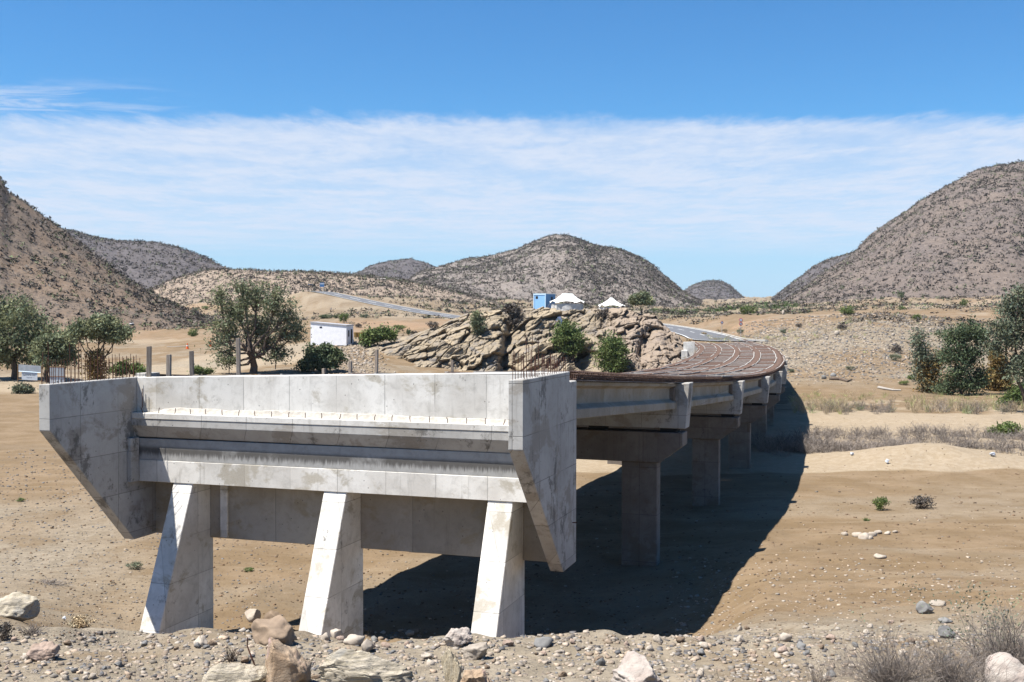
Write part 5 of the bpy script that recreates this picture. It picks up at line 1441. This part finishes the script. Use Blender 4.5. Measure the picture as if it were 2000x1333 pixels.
o = MB().tube([P0+np.array((0,0,.25)), (P0+P1)/2+np.array((0,0,.2)), P1+np.array((0,0,.3))], .07, 5).build('barrier_pole', M['bark_pale']); tag(o, 'long thin pole lying across the pale track left of the cone', 'pole')

# ------------------------------------------------------------ rocks, stones, gravel
import bmesh
def ico(sub):
    bm = bmesh.new(); bmesh.ops.create_icosphere(bm, subdivisions=sub, radius=1.0)
    V = np.array([v.co[:] for v in bm.verts]); F = np.array([[v.index for v in f.verts] for f in bm.faces]); bm.free(); return V, F
ICO = {k: ico(k) for k in (1, 2, 3, 4, 5)}
def stone(seed, sub=2, cuts=11, rough=.03, squash=(1, .8, .6), lay=0.0, box=0.0):
    g = np.random.default_rng(seed); V, F = ICO[sub]; V = V.copy()
    if box: V = np.sign(V)*np.abs(V)**(1-box); V /= np.abs(V).max()*.9
    for i in range(cuts):
        n = g.normal(size=3); n /= np.linalg.norm(n); d = g.uniform(.52, .86)
        h = V@n; k = h > d; V[k] -= np.outer(h[k]-d, n)*.94
    V *= 1+rough*fbm(V[:, 0]*2.4+seed, V[:, 1]*2.4, V[:, 2]*2.4, oct=4, seed=seed)[:, None]
    if lay:
        q = V[:, 2]*7+.8*fbm(V[:, 0]*2, V[:, 1]*2, V[:, 2]*0, oct=3, seed=seed); V[:, :2] *= (1-lay*(np.abs((q % 1)-.5)*2)**2)[:, None]
    V *= np.array(squash); V /= (V[:, 0].max()-V[:, 0].min())
    V[:, 2] -= V[:, 2].min()
    return V, F
def chip(seed):
    g = np.random.default_rng(seed); V, F = ICO[2]; V = V.copy()
    V = np.sign(V)*np.abs(V)**.55*np.array((1, g.uniform(.55, .9), g.uniform(.4, .8)))
    for i in range(9):
        n = g.normal(size=3); n /= np.linalg.norm(n); d = g.uniform(.35, .62); h = V@n; k = h > d; V[k] -= np.outer(h[k]-d, n)
    V *= 1+.05*g.normal(size=(len(V), 1)); V /= (V[:, 0].max()-V[:, 0].min()); V[:, 2] -= V[:, 2].min(); return V, F
STONES = [chip(400+i) for i in range(12)]
MATS_ST = ['rock_pale', 'rock_grey', 'rock_pale', 'rock_brown', 'rock_pink', 'rock_grey']
SM = {}
for i, (V, F) in enumerate(STONES):
    for mk in set(MATS_ST):
        me = mesh_np('stone', V, F); me.materials.append(M[mk]); SM[(i, mk)] = me

def boulder(label, px, py, wpx, hpx, mk, seed, sub=5, name='boulder', rz=None, sq=(1, .8, .7), rough=.12, lay=0, box=0, cuts=12, tilt=(0, 0), D=None, dep=1.0, sink=.35, subdet=None):
    g = ground_at(px, py) if D is None else np.array((from_px(px, py, D)[0], D, from_px(px, py, D)[2]))
    m = g[1]/F_PX
    V, F = stone(seed, sub, cuts, rough, sq, lay, box)
    V = V*np.array((wpx*m, wpx*m*dep, 1)); V[:, 2] *= hpx*m*(1+sink)/V[:, 2].max()
    V[:, :2] -= (V[:, :2].max(0)+V[:, :2].min(0))/2
    W_ = wpx*m; N_ = V/np.array((W_, W_*dep, max(hpx*m, .01))); N_ /= (np.linalg.norm(N_, axis=1)[:, None]+1e-6)
    f1 = fbm(V[:, 0]*3/W_, V[:, 1]*3/W_, V[:, 2]*3/W_+seed, oct=5, seed=seed, gain=.55)
    rd = 1-np.abs(fbm(V[:, 0]*5/W_+9, V[:, 1]*5/W_, V[:, 2]*5/W_, oct=3, seed=seed+5))
    V = V+N_*(f1*.030-.035*rd**4)[:, None]*W_
    me = mesh_np(name, V, F); o = link(name, me, M[mk], None, (g[0], g[1]+wpx*m*.3*dep, g[2]-hpx*m*sink))
    o.rotation_euler = (tilt[0], tilt[1], R.uniform(-.2, .2) if rz is None else rz)
    return tag(o, label, 'rock')
boulder('rust stained upright boulder with a pinkish side standing on the near bank', 556, 1346, 92, 94, 'boulder_pink', 501, sq=(1, .8, 1), box=.45, cuts=6, rough=.10, rz=.1)
boulder('long layered grey slab lying right of the upright boulder', 708, 1350, 205, 74, 'boulder_slab', 523, sq=(1, .5, .42), lay=.12, cuts=9, rough=.14, dep=.6, rz=-.05)
boulder('flat grey slab at the bottom edge left of the upright boulder', 455, 1356, 150, 56, 'boulder_slab', 507, sq=(1, .6, .4), cuts=10, rough=.05, dep=.7, rz=.3)
boulder('small tan broken rock at the bottom edge before the flat grey slab', 460, 1350, 74, 34, 'boulder_tan', 511, cuts=8, rz=.4)
boulder('upright splintered tan rock at the bottom edge', 881, 1346, 44, 76, 'boulder_tan', 513, sq=(1, .8, 1.3), box=.3, cuts=7, rough=.12)
boulder('chalky white boulder at the foot of the right buttress', 893, 1266, 60, 34, 'boulder_pale', 515, rough=.16, cuts=9)
boulder('flat pale rock just right of the chalky white boulder', 928, 1290, 56, 30, 'rock_pale', 517, rough=.10, rz=-.3)
boulder('pink and white boulder at the bottom edge right of centre', 1248, 1346, 108, 52, 'boulder_pale', 519, rough=.14, cuts=9)
boulder('pale reddish lump right of the splintered rock', 930, 1350, 70, 40, 'boulder_pink', 521, rough=.2)
boulder('large smooth pale boulder in the bottom right corner', 1995, 1362, 120, 76, 'boulder_pale', 522, rough=.06, cuts=8)
boulder('grey boulder half buried in the bank at the left edge', 14, 1206, 98, 40, 'boulder_slab', 525, sq=(1, .7, .5), rough=.1, cuts=8, rz=.4)
boulder('pinkish flat boulder on the bank low at the left', 78, 1294, 62, 34, 'rock_pink', 527, rough=.12, cuts=8)
boulder('white angular rock before the left buttress', 390, 1263, 30, 20, 'rock_pale', 529, sub=3)
boulder('grey rock at the foot of the right buttress by the dark shadow', 1062, 1266, 40, 20, 'rock_grey', 531, sub=3)
boulder('rounded beige cobble resting on the mound by the left buttress', 491, 1216, 33, 25, 'rock_pale', 533, sub=4, sq=(1, .8, .8), rough=.05)
boulder('rounded brown cobble right of the beige one', 531, 1217, 36, 21, 'rock_brown', 535, sub=4, sq=(1, .8, .65), rough=.05)
boulder('sandy brown lump of earth below the two cobbles', 524, 1264, 92, 46, 'rock_brown', 537, sub=4, sq=(1, .8, .6), rough=.12)
boulder('pale grey rock with a shaded face on the right slope', 1808, 1200, 34, 25, 'rock_grey', 539, sub=4, rough=.1)
boulder('flat beige slab behind the pale grey rock on the right slope', 1836, 1184, 36, 9, 'rock_pale', 541, sub=3, sq=(1, .7, .3))
boulder('dark green grey rock on the right slope', 1853, 1247, 34, 22, 'rock_grey', 543, sub=4)
boulder('dark flat rock above the green grey one on the right slope', 1850, 1219, 30, 10, 'rock_grey', 545, sub=3, sq=(1, .7, .35))
boulder('white angular rock on the bank right of the dark shadow, larger one', 1537, 1252, 26, 17, 'rock_pale', 547, sub=3)
boulder('white angular rock on the bank right of the dark shadow, lower one', 1447, 1258, 19, 14, 'rock_pale', 549, sub=3)
boulder('grey pointed stone with a shaded side low on the right bank', 1566, 1271, 18, 14, 'rock_grey', 551, sub=3)
boulder('whitish stone on the crest left of the chalky boulder', 800, 1243, 18, 9, 'rock_pale', 553, sub=3)
boulder('upright grey stone before the middle buttress', 688, 1246, 13, 18, 'rock_grey', 555, sub=3, sq=(1, .8, 1.2))
boulder('pale block like stone before the middle buttress', 656, 1245, 28, 17, 'rock_pale', 557, sub=3, box=.3)
boulder('pale wedge stone left of the block like one', 634, 1250, 20, 14, 'rock_pale', 559, sub=3)
boulder('pale flat slab rock on the crest between middle and right buttress', 690, 1262, 44, 18, 'rock_pale', 561, sub=3)
boulder('pale three sided stone on the crest between middle and right buttress', 716, 1272, 26, 26, 'rock_pale', 563, sub=3, sq=(1, .8, 1))
for i, (px, py, wp) in enumerate(((1651,1047,14),(1676,1050,20),(1690,1054,24),(1706,1049,18),(1716,1044,16),(1735,1045,14),(1749,1042,11),(1700,1054,14),(1722,1092,26))):
    boulder(['white stone at the left end of the small white heap on the river bed', 'rounded white stone in the small heap on the river bed', 'widest white stone in the small heap on the river bed', 'upper middle white stone of the heap on the river bed',
     'small upper white stone of the heap on the river bed', 'white stone right of the heap on the river bed', 'rightmost small white stone beyond the heap', 'small front stone of the white heap on the river bed', 'flat pale grey slab lying below the white heap'][i], px, py, wp, wp*(.5 if i < 8 else .3), 'rock_pale', 600+i, sub=2, name='stone')
# rocks and dead wood on the right flat
for i, (px, py, wp, hp, mk, lb) in enumerate(((1628,736,13,8,'rock_grey','dark grey stone at the foot of the gravel slope, right one'),(1610,741,10,9,'rock_grey','grey stone at the foot of the gravel slope, left one'),(1536,703,15,7,'rock_pale','flat white stone beside the outer deck edge'),
        (1636,655,11,9,'rock_pale','pale rock high on the gravel slope'),(1745,657,9,6,'rock_pale','small white rock on the upper right gravel slope'),(1530,615,6,9,'rock_pale','pale upright stone on the crest above the road'))):
    boulder(lb, px, py, wp, hp, mk, 650+i, sub=2, name='stone')
def log(label, pts_px, r, mk='bark_pale', lift=.1):
    P = [ground_at(x, y) for x, y in pts_px]; P = [p+np.array((0, 0, lift+.05*(i % 2))) for i, p in enumerate(P)]
    o = MB().tube(P, r, 7, r*.4).build('log', M[mk]); return tag(o, label, 'log')
log('bleached dead trunk lying on the flat left of the right trees', ((1716,759),(1728,762),(1745,764),(1760,765)), .20)
log('curved dark log at the foot of the gravel slope', ((1620,742),(1640,743),(1655,747),(1664,744)), .22, 'bark')
log('dark log lying between the trees of the right group', ((1893,755),(1908,759),(1922,762)), .22, 'bark')

# stones of the near bank and slope, each its own object: the largest ones in view
gq = np.random.default_rng(44); cnt = 0; SEEN = set()
def put_stone(px, py, wp, label, group, mk=None):
    g = ground_at(px, py, dmax=400); m = g[1]/F_PX; i = int(gq.integers(0, len(STONES))); mk = mk or MATS_ST[int(gq.integers(0, 6))]
    o = link('stone', SM[(i, mk)], None, None, (g[0], g[1], g[2]-.24*wp*m*.5), rz=float(gq.uniform(0, 6.28)), scale=wp*m)
    o.rotation_euler = (float(gq.normal()*.25), float(gq.normal()*.25), o.rotation_euler[2])
    return tag(o, label, 'stone', group)
for k in range(440):
    px = gq.uniform(0, 2000); py = 1248+85*gq.random()**.8
    if px > 1330: py = 1215+118*gq.random()**.75
    wp = 6+15*gq.random()**2.4; mk = MATS_ST[int(gq.integers(0, 6))]
    cn = {'rock_pale': 'chalky pale', 'rock_grey': 'dark grey', 'rock_brown': 'earth brown', 'rock_pink': 'pinkish'}[mk]
    sn = 'tiny' if wp < 7.5 else 'small' if wp < 10.5 else 'fist sized' if wp < 14 else 'large'
    where = ['at the far left of the near bank', 'in front of the left buttress', 'left of the upright boulder', 'in front of the middle buttress', 'beside the layered slab', 'in front of the right buttress', 'at the edge of the dark shadow', 'below the bridge shadow',
             'below the right slope', 'left of the thorn bushes', 'among the thorn bushes', 'by the pale corner boulder'][min(11, int(px/2000*12))]
    row = 'high up' if py < 1262 else 'halfway down' if py < 1296 else 'lowest'
    lb = f'{sn} {cn} stone {where}, {row}'
    if lb in SEEN: continue
    SEEN.add(lb)
    put_stone(px, py, wp, lb, 'broken stones in the rubble along the bottom edge', mk)
# gravel: everything smaller
def small_stones(name, label, px, py, wmin, wmax, mk, seed, power=2.5, flat=1.0):
    g = np.random.default_rng(seed); P = []; S_ = []
    d = np.stack([from_px(a_, b_, 1.0) for a_, b_ in zip(px, py)])
    t = np.geomspace(8.5, 260, 190)
    done = np.zeros(len(px), bool); Dd = np.full(len(px), 260.0)
    for tt in t:
        idx = np.nonzero(~done)[0]
        if not len(idx): break
        z = H(d[idx, 0]*tt, np.full(len(idx), tt), fine=False); h_ = d[idx, 2]*tt <= z
        Dd[idx[h_]] = tt; done[idx[h_]] = True
    ok = done; Dd = Dd[ok]*(1-g.random(ok.sum())*.018); Xs = d[ok, 0]*Dd
    wp = (wmin+(wmax-wmin)*g.random(len(Dd))**power)*Dd/F_PX
    b_ = g.uniform(.6, 1.3, len(Dd)); c_ = g.uniform(-.06, .10, len(Dd)); tn = np.stack([b_*(1+c_), b_, b_*(1-c_)], -1)
    TP = []
    for s in range(7):
        gg = np.random.default_rng(700+s)
        V = np.array([(x, y, z) for z in (0, 1) for y in (-1, 1) for x in (-1, 1)], float)*np.array((.5, .32+.03*s, (.26+.05*s)*flat))
        V *= gg.uniform(.45, 1.1, (8, 3)); V[:4, 2] = -.05
        F = np.array([(0,2,3,1),(4,5,7,6),(0,1,5,4),(2,6,7,3),(0,4,6,2),(1,3,7,5)]); TP.append((V, F))
    return scatter_mesh(name, np.stack([Xs, Dd, H(Xs, Dd)-.1*wp], -1), wp, wp, tn, mk, label, tpl=TP, seed=seed)
for nm, a_, b_ in (('gravel_pale', (.38,.325,.265), (.28,.235,.19)), ('gravel_dark', (.19,.18,.175), (.13,.125,.125)), ('gravel_brown', (.19,.13,.085), (.13,.09,.06))):
    M[nm] = simple(nm, a_, b_, 3, .95, .3, .01, tint=True)
g = np.random.default_rng(71)
n = 8500; small_stones('gravel', 'pale broken gravel on the near bank', g.uniform(-60, 2060, n), 1236+110*g.random(n), 1.2, 15, M['gravel_pale'], 72, 3.4)
n = 3600; small_stones('gravel', 'dark grey broken gravel on the near bank', g.uniform(-60, 2060, n), 1236+110*g.random(n), 1.2, 13, M['gravel_dark'], 73, 3.4)
n = 2200; small_stones('gravel', 'pale pebbles strewn over the river bed', g.uniform(-60, 2060, n), 940+310*g.random(n)**.8, .8, 6.5, M['gravel_pale'], 74, 4.0)
n = 8000; small_stones('gravel', 'brown crumbs of earth strewn over the river bed', g.uniform(-60, 2060, n), 925+325*g.random(n)**.8, .8, 6.5, M['gravel_brown'], 75, 2.6)
n = 7000; small_stones('gravel', 'grey pebbles on the gravelly left part of the river bed', np.minimum(g.uniform(-80, 900, n), g.uniform(-80, 900, n)), 880+360*g.random(n), .8, 5.5, M['gravel_dark'], 76, 2.8)
n = 2600; small_stones('gravel', 'stones and clods on the right slope near the camera', g.uniform(1300, 2060, n), 1090+170*g.random(n)**.8, 1, 9, M['gravel_pale'], 77, 3.6)
n = 7000; small_stones('slope_rubble', 'grey rubble covering the gravel slope beyond the river bed', np.concatenate([g.uniform(1440, 1840, n//2), g.normal(1610, 90, n-n//2)]), np.concatenate([g.uniform(612, 750, n//2), g.normal(665, 35, n-n//2)]), 1.0, 6.5, M['gravel_pale'], 78, 2.6)
n = 6500; small_stones('slope_rubble', 'dark rubble mixed into the gravel slope', g.uniform(1440, 1860, n), g.uniform(612, 740, n), 1.0, 5.5, M['gravel_dark'], 79, 2.6)
n = 2200; small_stones('slope_rubble', 'pale rubble spilling down left of the rock', g.normal(690, 30, n), g.uniform(670, 735, n), 1.2, 7, M['gravel_pale'], 80, 2.0)
n = 700; small_stones('gravel', 'dark crumbs on the pale sand beyond the river bed', g.uniform(1560, 2060, n), g.uniform(770, 940, n), .6, 3, M['gravel_brown'], 81, 3)

# ------------------------------------------------------------ dry brush, weeds, twigs
def twig_template(seed, n, segs=3, h=1.0, spread=.6, r=.008, fork=.5, sides=3, droop=0.0):
    g = np.random.default_rng(seed); mb = MB()
    for i in range(n):
        a_ = g.uniform(0, 6.283); lean = g.uniform(.05, 1.0)*spread; L = h*g.uniform(.45, 1.05)
        b0 = np.array((g.normal()*.10, g.normal()*.10, 0)); d = np.array((math.cos(a_)*lean, math.sin(a_)*lean, 1.0)); d /= np.linalg.norm(d)
        pts = [b0]
        for s in range(segs):
            d = d+g.normal(size=3)*.30+np.array((0, 0, -droop)); d /= np.linalg.norm(d); pts.append(pts[-1]+d*L/segs)
        mb.tube(pts, r, sides, r*.45)
        if g.random() < fork:
            for q in range(2):
                k = int(g.integers(1, segs)); d2 = d+g.normal(size=3)*.6; d2 /= np.linalg.norm(d2); p = pts[k]
                mb.tube([p, p+d2*L*.22, p+d2*L*.36+g.normal(size=3)*.03], r*.6, sides, r*.3)
    tri = []
    for f in mb.F:
        if len(f) == 4: tri.append(f)
        else: tri.append((f[0], f[1], f[2], f[2]))
    tri = [f for f in tri if len(set(f)) == 4]
    return np.array(mb.V), np.array(tri)
TW = [twig_template(800+i, 15, 3, 1.0, 1.15, .012, .8) for i in range(5)]
TG = [twig_template(820+i, 13, 2, 1.0, .35, .012, .1) for i in range(4)]
g = np.random.default_rng(90)
def brush_row(name, label, pxs, D, jit, sz, hz, tpl, m_, seed, green=0, lo=.65, hi=1.3):
    gg = np.random.default_rng(seed); Yb = D+gg.normal(size=len(pxs))*jit; Xb = (pxs-1000)/F_PX*Yb
    s = sz*gg.uniform(.7, 1.3, len(pxs)); h_ = hz*gg.uniform(.6, 1.25, len(pxs))
    return scatter_mesh(name, np.stack([Xb, Yb, H(Xb, Yb)-.05], -1), s, h_, tints(len(pxs), seed+1, green, lo, hi), m_, label, tpl=tpl, seed=seed+2)
n = 200; brush_row('dry_brush', 'leafless grey brush line across the dry channel, far row', g.uniform(1560, 2120, n), np.interp(g.uniform(0, 1, n), [0, 1], [78, 84]), .8, 1.3, .82, TW, M['twig'], 91)
n = 90; px_b = g.uniform(1485, 1610, n); brush_row('dry_brush', 'leafless brush in the shade of the bridge deck', px_b, 74, 1.8, 1.2, 1.1, TW, M['twig'], 92)
n = 150; brush_row('dry_brush', 'tangled grey brush just behind the sand mound', g.uniform(1560, 1790, n), 72.0, .9, 1.25, .8, TW, M['twig'], 93, lo=.9, hi=1.6)
n = 70; brush_row('dry_brush', 'tangled grey brush behind the right end of the sand mound', g.uniform(1860, 2120, n), 73, 1.2, 1.3, .8, TW, M['twig'], 94)
n = 260; pxg = g.uniform(1545, 2120, n); pxg = pxg[(vnoise(pxg*.03, pxg*0, seed=4) > -.35)]; brush_row('dry_weeds', 'dry upright weeds and grass beyond the pale channel', pxg, 104, 3.0, 1.3, 1.1, TG, M['straw'], 95, .1)
n = 90; brush_row('dry_weeds', 'brown twiggy clumps among the dry weeds', g.choice([1610, 1690, 1722, 1830, 1960, 1650, 1900, 2040], n)+g.normal(size=n)*13, 102, 1.5, 1.2, 1.1, TW, M['twig'], 96, .2)
n = 160; brush_row('dry_weeds', 'thin dry grass on the flat before the right trees', g.uniform(1545, 2100, n), 118, 4, 1.1, .6, TG, M['straw'], 97, .5)
n = 160; brush_row('dry_weeds', 'tufts on the crest and face of the gravel slope', g.uniform(1380, 1700, n), 200, 12, 1.4, .8, TG, M['straw'], 98, .4)
# big thorn bushes at the near right corner, every one its own object
def twig_obj(label, px, py, D, wpx, hpx, n, seed, mk, spread=.8, r=.0035, group=None, segs=4, name='thorn_bush', cat='bush', fork=.85, droop=0):
    b = ground_at(px, py) if D is None else np.array((from_px(px, py, D)[0], D, H(from_px(px, py, D)[0], D)))
    m = b[1]/F_PX; V, F = twig_template(seed, n, segs, 1.0, spread, r, fork, droop=droop)
    V = V*np.array((wpx*m, wpx*m, hpx*m)); gcol = np.random.default_rng(seed).uniform(.7, 1.3, len(V)//1)
    o = link(name, mesh_np(name, V, F, False, {'tint': np.stack([np.ones(len(V))]*3, -1)}), M[mk], None, (b[0], b[1], b[2]-.02))
    return tag(o, label, cat, group)
twig_obj('wide grey leafless thorn bush at the bottom right', 1745, 1350, None, 150, 130, 420, 901, 'twig', 1.3, .004)
twig_obj('tall grey thorn bush rising at the right edge of the photo', 1965, 1335, None, 160, 165, 460, 902, 'twig', 1.15, .004)
twig_obj('fine grey thorn bush between the two larger ones at the bottom right', 1862, 1354, None, 150, 120, 400, 903, 'twig', 1.3, .004)
twig_obj('thin straggling twigs at the bottom edge left of the thorn bushes', 1600, 1350, None, 90, 95, 60, 904, 'twig', .9, .005)
twig_obj('loose bare twigs standing right of centre at the bottom edge', 1650, 1320, None, 60, 70, 40, 905, 'twig', .9, .005)
b_ = ground_at(1925, 1300); V, F, col = leaf_cloud(np.array([(g.normal()*.35, g.normal()*.3, g.uniform(.1, .7)) for _ in range(70)])+0, 16, np.full(70, .07), .016, 909)
o = link('weed', mesh_np('weed', V, F, False, {'tint': col}), M['leaf_grey'], None, b_); tag(o, 'sparse grey green leaves growing through the right thorn bush', 'weed')
for i, (px, py, w_, h_, lb) in enumerate(((397,1292,10,128,'tall thin dry stalk with seed heads before the left buttress'),(245,1300,12,75,'thin dry stalk on the bank left of the left buttress'),(188,1318,16,85,'leaning green stalk low on the left bank'),
        (300,1312,10,85,'thin dry stalk between the left stalk and the tall one'),(330,1322,10,70,'short dry stalk near the bottom left'),(260,1330,14,90,'brown stalk at the bottom edge on the left'),(1002,1236,6,68,'hair thin pale stalk right of the third buttress'),(720,1250,5,30,'tiny grass stalk by the middle buttress'),(1398,1330,30,60,'leaning twig at the bottom edge right of centre'))):
    twig_obj(lb, px, py, None, w_*2.2, h_, 4 if i != 8 else 2, 930+i, 'twig' if i % 3 else 'straw', .28, .010, 'thin dry stalks on the near bank', 4, 'dry_stalk', 'plant', .9)
twig_obj('dark withered root tuft left of the upright boulder', 452, 1292, None, 30, 40, 40, 941, 'bark', 1.1, .02, name='root_tuft', cat='root')
twig_obj('pale dry grass tuft leaning on the upright boulder', 512, 1345, None, 55, 60, 90, 942, 'straw', .9, .008, name='grass_tuft', cat='grass tuft')
twig_obj('grey dry shrublet on the left bank above the pink boulder', 62, 1242, None, 38, 30, 70, 943, 'twig', 1.2, .02, name='dry_shrublet', cat='plant')
twig_obj('grey dry litter of twigs on the river bed at the left', 95, 1140, None, 60, 12, 60, 944, 'twig', 1.6, .015, name='twig_litter', cat='twigs')
b_ = ground_at(500, 1300); o = MB().tube([b_+np.array(v) for v in ((0, 0, -.02), (-.05, 0, .10), (-.09, .02, .19), (-.085, .02, .27))], .009, 6, .006).build('bent_bar', M['rust_dark']); tag(o, 'bent dark rusty bar sticking up left of the upright boulder', 'bar')
# litter on the sand
for i, (px, py, w_, h_, lb, mk) in enumerate(((1733,906,9,7,'pale blue plastic bag on the sand mound, left one','bag'),(1939,892,12,8,'white plastic bag behind the right shoulder of the mound','bag'),(1664,890,8,6,'bluish plastic scrap in the brush behind the mound','bag'),(126,1213,8,8,'small white plastic scrap on the left bank','bag'))):
    g_ = ground_at(px, py); m = g_[1]/F_PX; V, F = stone(960+i, 3, 4, .5); V = V*np.array((w_*m, w_*m, h_*m*2))
    o = link('plastic_bag', mesh_np('plastic_bag', V, F), M[mk], None, g_); tag(o, lb, 'plastic bag')

# ------------------------------------------------------------ air
hz = MB().box(-2600, 2600, -90, 3400, -14, 330).build('haze', None)
m, t = new_mat('thin_air_haze')
pv = t.n('ShaderNodeVolumePrincipled', {'Color': (.72, .80, .92, 1), 'Density': HAZE_DENSITY, 'Anisotropy': 0.0})
o_ = t.n('ShaderNodeOutputMaterial'); t.t.links.new(pv.outputs[0], o_.inputs['Volume'])
hz.data.materials.append(m); tag(hz, 'thin pale haze filling the valley', kind='stuff')
